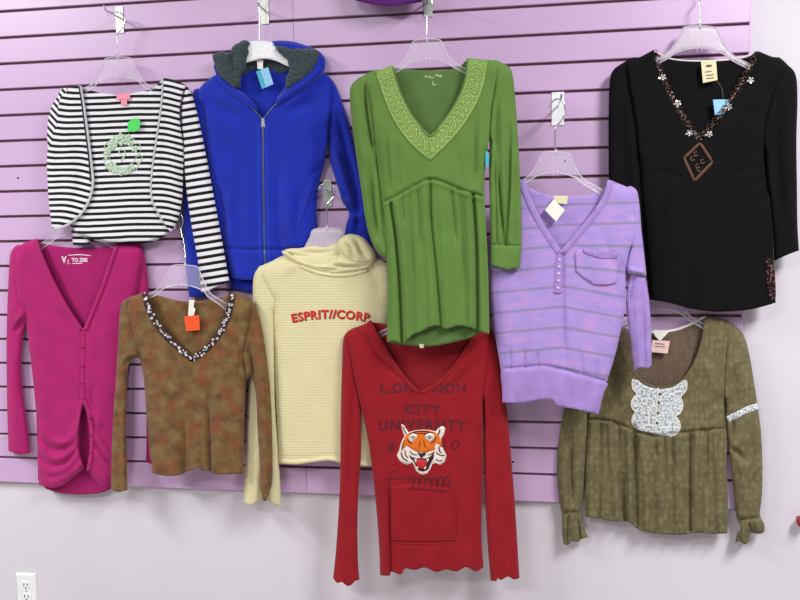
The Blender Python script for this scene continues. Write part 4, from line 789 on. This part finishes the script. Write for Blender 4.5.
# ------------------------------------------------------------------ lavender sweater
D = 0.103
g = garment('henley_sweater', 'lavender knitted v-neck sweater with thin grey stripes, chest pocket and short cuffed sleeves', 'sweater', 565, 195, D)
def vi(P):
    x, y = P[:, 0], P[:, 1]; k = np.clip((y-235)/60, 0, 1)*.21-.03; r = np.maximum(0, x-562); l = np.maximum(0, 562-x)
    yc = y-k*r+.10*np.minimum(r, 1e9)*0-.095*l; return np.stack([x, (yc-304.5)/20.4*100], 1)
Hb = shell('back_panel', g, MAT['violet'], [(506, 190), (524, 182, 'h'), (532, 189), (548, 194.5), (570, 196.5), (590, 195), (602, 190), (610, 181, 'o'), (625, 188), (620, 280), (605, 380), (510, 380), (498, 300), (500, 220)], d=D, T=.002, R=3, uv=vi, res=3)
HF = shell('front', g, MAT['violet'], [(522, 179, 'ch'), (529, 197), (537, 214), (548, 233), (560, 251, 'c'), (574, 236), (588, 220), (599, 205), (606, 192), (609, 179.5, 'co'), (620, 184), (633, 190), (638, 198), (637, 215, 's'), (635, 235), (629, 252), (626.5, 268, 'o'), (625.5, 290), (625, 308), (621, 330), (616, 352), (610, 372), (606, 384), (603, 396), (598, 413.5, 'ch'), (588, 411), (575, 408), (563, 406), (556, 404), (554, 399.5), (545, 398), (535, 399.5), (520, 402), (503, 401.5, 'co'), (502.5, 388), (501, 372), (497.5, 350), (494, 328), (491, 305), (489, 285), (490, 262, 's'), (493, 235), (497, 210), (500, 195, 'o'), (508, 185)],
      d=D+.007, T=.017, R=16, uv=vi, wr=.0008, drape=[(1.4, 24, 0, 280, 370)], mult=1.3, folds=[([(503, 369), (520, 367.5), (545, 366), (565, 370), (590, 377), (608, 382)], 1.6, -2.6, 'az'), ([(563, 255), (563, 300), (564, 368)], 2.0, -2.6, 'a'), ([(570, 300), (571, 368)], 4, 1.6),
          ([(511, 368), (510, 345)], 1.2, -2, 'a'), ([(525, 367), (524, 346)], 1.2, -2, 'a'), ([(538, 366), (537, 350)], 1.2, -1.8, 'a'), ([(583, 374), (581, 352)], 1.4, -1.6, 'a'), ([(596, 378), (598, 358)], 1.4, -1.6, 'a'),
          ([(536, 300), (533, 368)], 6, 1.6), ([(600, 230), (612, 260), (622, 280)], 5, -1.8), ([(520, 401), (519, 380)], 2, 1.4, 'a'), ([(545, 399), (545, 380)], 2, -1.4, 'a'), ([(560, 404), (562, 380)], 2, 1.6, 'a')])
shell('hem', g, MAT['violet_rib'], [(502, 370, 'h'), (520, 368.5), (545, 367.3), (565, 371), (590, 378), (608, 383.5, 'co'), (603, 396), (598.5, 414.5, 'ch'), (588, 412), (575, 409), (563, 407), (556, 405), (554, 400.5), (545, 399), (535, 400.5), (520, 403), (502.5, 402.5, 'co'), (502, 388)], base=lambda P: HF(P)+.0002, T=.0015, R=3, t=.0015, wr=.0003)
shell('sleeve', g, MAT['violet'], [(628, 187, 'o'), (636.5, 190), (639.5, 205), (641.5, 230), (644, 252), (646.5, 276, 'ch'), (640, 275), (628, 273.5, 'co'), (626, 262), (630, 245, 's'), (634, 225), (633, 205)], d=D+.008, T=.013, R=8, pillow=True, uv=vi, mult=1.3, folds=[([(627, 269), (637, 271), (645, 272)], 2, 2.5, 'az')])
shell('sleeve', g, MAT['violet_rib'], [(634, 268, 'o'), (643, 270), (647, 285), (650, 310), (651.5, 340), (651.5, 366, 'ch'), (645, 369), (641, 367), (634.5, 371.5, 'co'), (632, 350), (629, 330), (626.5, 312), (626.5, 295), (629, 280)], d=D+.001, T=.013, R=8, pillow=True, uv=None, mult=1.3, folds=[([(638, 272), (632, 285), (628, 305)], 2, -3.5), ([(640, 285), (637, 310), (641, 368)], 2.4, 2.2, 'z'), ([(643, 290), (645, 368)], 2, -2.5, 'z')])
shell('sleeve', g, MAT['violet'], [(508, 185, 's'), (499, 192, 'o'), (493, 215), (489, 245), (487, 270, 'ch'), (497, 275, 'co'), (496, 240, 's'), (500, 210)], d=D+.001, T=.010, R=7, pillow=True, uv=vi)
for p in ([(520.5, 180), (527.5, 198), (535.5, 215), (546.5, 234), (559, 252.5)], [(610.5, 180.5), (607.5, 193), (600.5, 206), (589.5, 221), (575.5, 237.5), (562, 253.5)]): ribbon('neck_band', g, MAT['violet_rib'], p, 6.6, HF, T=.0028, off=.0005)
ribbon('placket', g, MAT['violet_rib'], [(560.5, 250), (559.5, 262), (558.5, 275), (557.5, 293.5)], 8.5, HF, T=.0022, off=.0006)
for y in (260, 267, 274, 281, 288): disc('button', g, MAT['button_v'], 559.6-(y-260)*.06, y, 1.7, lambda P: HF(P)+.0026, .0014)
Hp = shell('pocket', g, MAT['violet'], [(577, 250, 'h'), (598, 254), (620, 257), (618.5, 270), (616.5, 283, 'c'), (607, 285), (594, 284.5, 'c'), (584, 278), (576, 271, 'c')], base=lambda P: HF(P)-.001, T=.0035, R=2, t=.0012, uv=vi, wr=.0003)
shell('pocket_flap', g, MAT['violet_rib'], [(583, 248.5, 'h'), (600, 251.5), (617, 253), (617, 258.5, 'c'), (600, 258.5), (584, 253.5, 'c')], base=lambda P: HF(P)+.002, T=.001, R=1, t=.0016, wr=.0002)
card('brand_label', g, MAT['tag_cream'], [(554, 195.5), (568, 196), (567, 204), (554, 203)], D+.019)
card('price_tag', g, MAT['tag_white'], [(545, 210), (553.5, 199.5), (565, 210), (556, 221.5)], D+.022, label='white diamond price tag')
# ------------------------------------------------------------------ black blouse
D = .034
g = garment('black_blouse', 'black blouse with beaded v-neck trim and copper diamond motif', 'blouse', 705, 56, D)
Hb = shell('back_panel', g, MAT['black'], [(640, 60), (656, 52, 'h'), (664, 58), (680, 60.5), (705, 61), (730, 60), (748, 57), (756, 51, 'o'), (775, 60), (768, 200), (774, 300), (765, 306, 'h'), (720, 309), (690, 307), (652, 299, 'o'), (644, 200), (640, 120)], d=D, T=.002, R=3, res=3.5, wr=.0004)
ribbon('neck_binding', g, MAT['lam' if False else 'binding'], [(660, 54.5), (672, 59), (690, 60.8), (712, 60.8), (735, 59), (750, 55)], 1.5, lambda P: Hb(P), T=.0015, off=.0003, label='pale neck edge')
HF = shell('front', g, MAT['black'], [(654, 49.5, 'ch'), (657, 64), (663, 82), (672, 101), (683, 120), (692, 133), (700, 141.5, 'c'), (710, 133), (723, 115), (736, 95), (748, 73), (758, 51, 'co'), (770, 56), (783, 62, 's'), (774, 90), (766, 120), (763.5, 150), (766, 180, 'o'), (771, 215), (773, 240), (773.5, 262), (773, 285), (776, 302.5, 'ch'), (765, 306), (750, 309.5), (730, 311.5), (712, 311.5), (690, 308.5), (670, 303), (650, 299.5, 'co'), (648, 270), (645, 235), (642, 200), (640, 160, 's'), (636, 120), (630, 85), (628, 62, 'o'), (640, 57)],
      d=D+.006, T=.016, R=15, drape=[(1.5, 35, 0, 150, 300)], mult=1.6, folds=[([(668, 120), (672, 180), (668, 240)], 6, 1.6), ([(735, 130), (732, 170), (738, 230)], 6, -1.4), ([(700, 200), (702, 300)], 9, 1.2, 'z'), ([(645, 180), (664, 172), (690, 182)], 3, -1.2), ([(765, 165), (740, 172), (712, 184)], 3, -1.2)])
shell('sleeve', g, MAT['black'], [(636, 58, 'o'), (621, 64), (612, 72), (609.5, 85), (608.5, 115), (608.5, 150), (609, 185), (613, 215), (622, 245), (634, 270, 'ch'), (648, 266, 'co'), (646, 235), (643, 190), (640, 155, 's'), (637, 115), (632, 80)], d=D-.002, T=.014, R=12, pillow=True, mult=1.6, folds=[([(622, 90), (622, 140), (626, 200)], 4, -2.2), ([(630, 110), (634, 170), (640, 240)], 3, 2)])
shell('sleeve', g, MAT['black'], [(776, 58, 'o'), (789, 66), (796, 76), (797.5, 100), (796.5, 140), (797, 185), (797.5, 225), (799, 250.5, 'ch'), (787, 255), (774, 261, 'co'), (773, 235), (770, 205), (766, 175), (764.5, 150, 's'), (767, 120), (774, 90)], d=D+.001, T=.016, R=12, pillow=True, mult=1.6, folds=[([(780, 90), (776, 150), (781, 220)], 4, -2.2), ([(788, 100), (787, 160), (790, 240)], 4, 1.8)])
for nm, pts in (('side_insert', [(766, 262, 'o'), (772, 260), (775, 275), (775.5, 299), (770, 298), (767, 285)]), ('side_insert', [(643, 268, 'o'), (648, 266), (651, 282), (652, 297), (646, 296), (644, 282)])):
    shell(nm, g, MAT['black_print'], pts, base=lambda P: HF(P)+.0008 if P[0, 0] > 700 else np.full(len(P), D+.004), T=.002, R=3, t=.001, label='flowered mesh side panel')
vl = [(656, 51), (659, 64), (665, 81), (674, 100), (685, 119), (700, 139)]; vr = [(757, 53), (746.5, 73), (734.5, 94), (721.5, 113), (700, 139)]
for q, v in enumerate((vl, vr)):
    P1 = [(x+random.uniform(-1.6, 1.6), y+random.uniform(-1.6, 1.6)) for x, y in along(v, 1.5)]
    beads('bead_trim', g, MAT['bronze'], P1[::2], .75, HF, n=6, jit=.4, label='copper beads'); beads('bead_trim', g, MAT['copper_dark'], P1[1::2], 1.1, HF, n=6, jit=.4, label='dark beads')
    lp = []
    for (x, y) in along(v, 8.0)[1:]: lp.append(stroke([(x+3*math.cos(a), y+3.4*math.sin(a)) for a in np.linspace(0, 6.0, 9)], .6))
    decal('bead_loops', g, MAT['copper_dark'], lp, HF, off=.0008, label='looped thread')
fl = []
for (x, y) in ((663, 77), (678, 103), (689.5, 133), (751, 80), (729, 107), (709.5, 134)):
    for j in range(5): fl.append((x+2.3*math.cos(j*1.257+.4), y+2.3*math.sin(j*1.257+.4)))
    fl.append((x, y)); fl.append((x-3.3, y+1))
for q in range(6): beads('sequin_flower', g, MAT['silver'], fl[q*7:q*7+7], 1.0, lambda P: HF(P)+.0008, n=6, label='silver sequin flower', kind=None)
dm = [(700, 143), (712.5, 162), (694.5, 181), (684, 158)]
dec = [stroke([dm[i], dm[(i+1) % 4]], 3.0) for i in range(4)]+[stroke([(x+1.9*math.cos(a), y+2.2*math.sin(a)) for a in np.linspace(0, 5.6, 8)], 1.2) for x, y in ((696, 154), (692.5, 158.5), (697.5, 166), (702.5, 161.5), (699, 169.5))]
MAT['copper'] = plain('copper_thread', (96, 64, 46), .5, .4, .1)
decal('diamond_motif', g, MAT['copper'], dec, HF, off=.0008, t=.0008, label='copper diamond motif')
bl = card('brand_label', g, MAT['tag_cream'], [(701, 61.5), (716, 60), (717.5, 80), (703, 83)], D+.019)
decal('label_text', g, MAT['ink_grey'], [stroke([(706, 66), (712, 65.4)], 2.2), stroke([(705, 72), (712, 71)], .8), stroke([(705.5, 75.5), (714, 74.5)], .8), stroke([(706, 78.5), (714, 77.5)], .8)], lambda P: np.full(len(P), D+.0199), label='tiny grey print')
card('price_tag', g, MAT['tag_blue'], [(713, 99.5), (731, 99.5), (724, 114), (715, 115)], D+.0215, label='pale blue price tag')
tube('tag_string', g, MAT['ink_grey'], smooth3(px3([(717, 81), (722, 89), (723, 99)], D+.0225), 5), .0006)
# ------------------------------------------------------------------ olive blouse
D = .009
g = garment('chiffon_blouse', 'sheer olive spotted blouse with white lace bib and ruffled cuffs', 'blouse', 660, 325, D)
Hb = shell('back_panel', g, MAT['olive_in'], [(600, 332), (620, 327, 'h'), (640, 331), (660, 332), (685, 326), (706, 317, 'o'), (722, 324), (724, 400), (726, 520), (590, 510), (588, 420), (594, 360)], d=D, T=.0015, R=3, t=.0012, res=3.5)
HF = shell('front', g, MAT['olive'], [(618, 327, 'ch'), (619, 342), (624, 356), (633, 371), (645, 382), (660, 387), (674, 385), (685, 376), (695, 360), (702, 340), (706, 316.5, 'co'), (716, 318), (729, 323, 's'), (727, 345), (725, 375), (724, 400), (725, 415, 'o'), (727, 440), (726.5, 465), (728, 495), (727.5, 533.5, 'ch'), (712, 534), (697, 533), (680, 535), (660, 534), (642, 531), (634, 526), (628, 521.5), (612, 521.5), (600, 519), (585, 517, 'co'), (585, 490), (586, 460), (588, 425, 's'), (590, 395), (591, 360), (593, 340, 'o'), (605, 331)],
      d=D+.006, T=.012, R=12, wr=.0007, drape=[(4.5, 15, 1, 425, 480), (2.0, 9.5, 0, 425, 500)], mult=1.8, folds=[([(588, 419), (605, 420), (622, 425), (640, 433), (662, 436), (685, 432), (707, 430), (727, 428.5)], 1.5, -3.2, 'az'), ([(634, 426), (635, 470), (636, 526)], 1.6, -6.5, 'az'), ([(641, 436), (644, 480), (646, 530)], 4, 3.2, 'az'),
          ([(600, 424), (601, 470), (600, 518)], 2, -3.4, 'az'), ([(592, 424), (594, 517)], 3, 2.2, 'az'), ([(610, 424), (612, 460), (617, 518)], 3, 2.8, 'az'), ([(618, 424), (620, 470), (624, 520)], 2, -3, 'az'), ([(628, 428), (629, 470), (630, 520)], 2.6, 2.8, 'az'),
          ([(690, 434), (690, 480), (690, 530)], 1.7, -5, 'az'), ([(664, 438), (666, 480), (667, 500)], 2, -3, 'a'), ([(680, 436), (681, 470), (683, 530)], 3.5, 2.6, 'az'), ([(697, 432), (698, 470), (699, 530)], 2.6, 3.2, 'az'), ([(706, 432), (707, 465), (706, 500)], 2, -3.2, 'a'), ([(715, 431), (717, 470), (720, 530)], 3, 2.8, 'az'), ([(672, 437), (673, 465)], 1.6, -2, 'a'), ([(655, 437), (656, 460)], 1.6, -2, 'a'),
          ([(700, 352), (713, 380), (722, 400)], 5, 1.6), ([(722, 395), (712, 405), (700, 412)], 3, -1.6), ([(604, 350), (614, 385), (620, 415)], 4, -2)])
shell('sleeve', g, MAT['olive'], [(600, 332, 's'), (592, 338, 'o'), (581, 360), (571, 388), (563, 415), (558, 445), (557, 475), (559, 500), (562, 515), (562, 530), (563.5, 544, 'ch'), (568, 545), (572, 541), (577, 542), (582, 539), (588, 537, 'co'), (583, 525), (580.5, 514), (584, 490), (586, 460), (588, 430), (589, 415, 's'), (591, 390), (592, 360)],
      d=D+.001, T=.014, R=10, pillow=True, mult=1.8, folds=[([(572, 430), (571, 470), (573, 510)], 2, -4), ([(566, 440), (564, 480), (567, 512)], 3, 2.5), ([(580, 430), (579, 470), (577, 512)], 3, 2.2), ([(562, 515), (572, 512), (581, 514)], 1.6, -3, 'az'), ([(568, 516), (567, 542)], 1.3, -3, 'az'), ([(573, 516), (573, 541)], 1.3, 3, 'az'), ([(578, 516), (580, 538)], 1.3, -3, 'az')])
HS = shell('sleeve', g, MAT['olive'], [(724, 321, 'o'), (738, 328), (745, 338), (750, 358), (754, 382), (757.5, 405), (761, 432), (762.5, 465), (762, 495), (760, 514), (764, 524), (764, 532), (758, 534), (750, 533), (749, 542, 'h'), (744, 544), (739, 541), (735, 543.5, 'co'), (737, 533), (741, 528), (736, 515), (733.5, 490), (730, 462), (728, 440), (725.5, 420), (725, 400, 's'), (726, 375), (728, 345)],
      d=D+.001, T=.016, R=10, pillow=True, mult=1.8, folds=[([(729, 448), (738, 452), (744, 462)], 2.4, -4.5), ([(734, 440), (742, 470), (746, 512)], 3, 2.4), ([(750, 430), (754, 470), (752, 514)], 3, -2.4), ([(737, 520), (750, 519), (761, 517)], 1.6, -3, 'az'), ([(742, 524), (743, 541)], 1.3, 3, 'z'), ([(748, 520), (752, 533)], 1.3, -3, 'z'), ([(755, 518), (758, 533)], 1.3, 3, 'z'), ([(735, 345), (740, 380), (742, 408)], 4, 2), ([(732, 410), (733, 425), (731, 440)], 2, -3)])
ribbon('lace_trim', g, MAT['lace'], [(727.5, 419.5), (737, 415), (748, 409.5), (758, 406.5)], 6.5, HS, T=.0018, off=.0006, label='white lace band on the sleeve')
bib = [(633, 379), (639, 381), (646, 386), (660, 389), (673, 387), (681, 382), (686, 381), (686.5, 388), (684, 393), (680.5, 397), (682.5, 403), (682, 409), (679, 414), (675.5, 416), (679, 421), (680, 428), (677, 433), (670, 436.5), (662, 436), (652, 433), (642, 431), (635, 428), (632, 422), (633, 416), (635.5, 412), (632, 408), (631.5, 402), (634, 397), (637, 394), (633, 389), (632, 383)]
Hl = shell('lace_bib', g, MAT['lace'], [(x, y, 'h') for x, y in bib], base=lambda P: HF(P)+.0003, T=0, R=1, t=.0012, wr=.0004, res=1.8, label='white scalloped lace bib')
ribbon('bib_edge', g, MAT['binding'], [bib[i] for i in range(5, 18)], 1.5, Hl, T=.001, off=.0002); ribbon('bib_edge', g, MAT['binding'], [bib[i % 31] for i in range(21, 32)], 1.5, Hl, T=.001, off=.0002)
ribbon('placket', g, MAT['binding'], [(658, 388), (656.5, 405), (655.5, 433)], 1.6, Hl, T=.0014, off=.0003)
for x, y in ((660.3, 394), (659, 402.5), (658, 413), (656.8, 423)): disc('button', g, MAT['button_d'], x, y, 1.4, lambda P: HF(P)+.0018, .0016)
ribbon('neck_binding', g, MAT['binding'], [(640, 332.5), (655, 332.5), (675, 330), (691, 324), (706, 316.5)], 2.6, Hb, T=.002, off=.0004, label='white binding at the back neck')
ribbon('neck_edge', g, MAT['olive'], [(619, 342), (624, 357), (633, 372), (645, 383), (660, 388), (674, 386), (685, 377), (695, 361), (702, 341), (706, 317)], 1.8, HF, T=.0016, off=.0003)
card('brand_label', g, MAT['tag_white'], [(653, 330), (670, 330.5), (665, 336), (660, 341), (655, 336)], D+.015)
card('price_tag', g, MAT['tag_pink'], [(652.5, 340), (670, 341), (667.5, 353.5), (651, 352)], D+.0175, label='pale pink price tag')
decal('tag_text', g, MAT['ink_grey'], [stroke([(655, 343.5), (665, 344.2)], .7), stroke([(655, 346.2), (666, 347)], .7)], lambda P: np.full(len(P), D+.0184), label='tiny grey print')
# ------------------------------------------------------------------ purple garment above the frame
D = .040
g = garment('purple_top', 'dark purple garment whose hem just reaches into the top edge', 'top', 385, -60, D)
shell('front', g, MAT['purple_dark'], [(350, -75, 'o'), (385, -82), (425, -75), (428, -30), (422, 2, 'ch'), (404, 4.5), (390, 6), (372, 4.5), (352, -.5, 'co'), (346, -30)], d=D, T=.02, R=14, pillow=True, res=3, mult=1.8, folds=[([(408, -40), (410, 5)], 4, -3, 'z')])
# ------------------------------------------------------------------ hangers
hanger('clear plastic hanger holding the striped top', 118, 58, 0.0395, .98, -.02, 50, [(117, 56), (117, 44), (117, 34), (121, 29.5), (124.5, 23), (123.5, 16), (119, 12.5), (113, 12), (108, 15.5)])
hanger('clear plastic hanger holding the mottled brown top', 185, 266, 0.0695, 1.0, .06, 50, [(185, 264, .0705), (185.3, 256, .066), (184.8, 248, .058), (183.5, 240, .046), (181, 230, .034), (183, 222, .031), (181, 214, .030), (178, 215, .030), (176.5, 220, .030)])
hanger('clear plastic hanger holding the green tunic', 427, 40, 0.1395, 1.0, -.03, 56, [(427, 38), (427, 26), (427.5, 15), (431, 9), (432.5, 2), (430, -5), (424, -8), (418, -4)])
hanger('clear plastic hanger holding the lavender sweater', 556, 153, 0.1065, 1.02, .03, 54, [(555, 151), (555, 138), (556, 127), (561, 121), (564.5, 113), (564, 104), (559, 99), (553, 101), (549, 107)])
hanger('large frosted hanger holding the black blouse', 700, 27, 0.0375, 1.22, .02, 54, [(700, 25), (700, 12), (700, 0), (705, -6), (707, -14), (704, -21), (697, -22), (692, -16)], mat='frost', rim='frost', thick=.003, drop=.92)
hanger('clear plastic hanger above the cowl of the cream sweater', 327, 229, 0.047, 1.06, -.02, 48, [(327, 228), (327, 216), (327, 205), (331, 200), (334.5, 194), (333, 186), (327, 183), (321, 185), (318.5, 190)], mat='frost')
hanger('clear plastic hanger peeking out of the neck of the magenta cardigan', 78, 212, 0.0135, 1.12, 0, 54, [(78, 210), (78, 198), (79, 190), (83, 186), (85, 180), (82, 174), (77, 173), (73, 177)])
hanger('clear plastic hanger hidden under the tunic hem in the red top', 428, 300, 0.0755, .95, 0, 62, [(428, 298), (428, 285), (429, 278), (433, 273), (434, 266), (431, 260), (426, 259), (422, 263)])
hanger('clear plastic hanger between the black blouse hem and the olive blouse', 662, 290, 0.0122, 1.0, .02, 54, [(662, 288), (662, 276), (663, 268), (667, 262), (668, 255), (665, 249), (660, 248), (656, 252)])
def white_hanger():
    d = .030; r = thing('clothes_hanger', 'opaque white hanger inside the blue hoodie', 'hanger', tuple(W(260, 44, d)))
    shell('frame', r, MAT['white_plastic'], [(243, 45, 'h'), (250, 41.5), (260, 40.5), (270, 41.5), (275, 45), (279, 52), (289, 60.5), (300, 66), (299, 69.5), (287, 66), (276, 61), (266, 58.8), (256, 60), (246, 63), (234, 68), (222, 72), (221, 69), (232, 62), (239, 54)], d=d, T=.0, R=2, t=.006, pillow=True, wr=0)
    tube('hook', r, MAT['chrome'], smooth3(px3([(259.5, 42), (259.5, 30), (259.5, 12), (259, 2), (262, -4), (267, -8), (272, -4), (272, 1)], d+.003), 7), .0017)
white_hanger()
# ------------------------------------------------------------------ metal hooks in the slats
bracket(118.5, 6.5, .085, 'zinc slatwall hook above the striped top', h=.074)
bracket(264, 0, .060, 'zinc slatwall hook above the blue hoodie', h=.066)
bracket(428, -9, .150, 'zinc slatwall hook above the green tunic', h=.068)
bracket(558, 92, .125, 'shiny white slatwall hook above the lavender sweater', h=.088, w=.033, mat='white_plastic')
bracket(699, -32, .080, 'slatwall hook above the black blouse, at the top edge', h=.064)
bracket(327, 179, .080, 'slatwall hook in the gap beside the blue sleeve, above the cream sweater', h=.078)
bracket(180.5, 211, .033, 'slatwall hook beside the blue sleeve, above the brown top', h=.055, up=.004)
bracket(79, 169, .030, 'slatwall hook behind the striped top, carrying the magenta cardigan', h=.05, up=.004)
bracket(428, 256, .088, 'slatwall hook behind the green tunic, carrying the red top', h=.05)
bracket(662, 245, .026, 'slatwall hook behind the black blouse, carrying the olive blouse', h=.05, up=.003)
# ------------------------------------------------------------------ light
def lamp(x, y, z, sx, sy, power, col=(1, 1, 1)):
    l = bpy.data.lights.new('ceiling_lamp', 'AREA'); l.shape = 'RECTANGLE'; l.size = sx; l.size_y = sy; l.energy = power; l.color = col
    o = bpy.data.objects.new('ceiling_lamp', l); COL.objects.link(o); o.location = (x, y, z)
lamp(-2.1, -1.7, 3.1, .5, 1.2, 88); lamp(2.0, -1.8, 3.1, .5, 1.2, 98); lamp(-.9, -3.3, 3.1, 1.2, .5, 55)
w = bpy.data.worlds.new('world'); SC.world = w; w.use_nodes = True
bg = w.node_tree.nodes['Background']; bg.inputs[0].default_value = (.95, .96, 1, 1); bg.inputs[1].default_value = .25
vs = SC.view_settings; vs.view_transform = 'Standard'; vs.look = 'None'; vs.gamma = 1; vs.use_curve_mapping = False; vs.exposure = 0.06
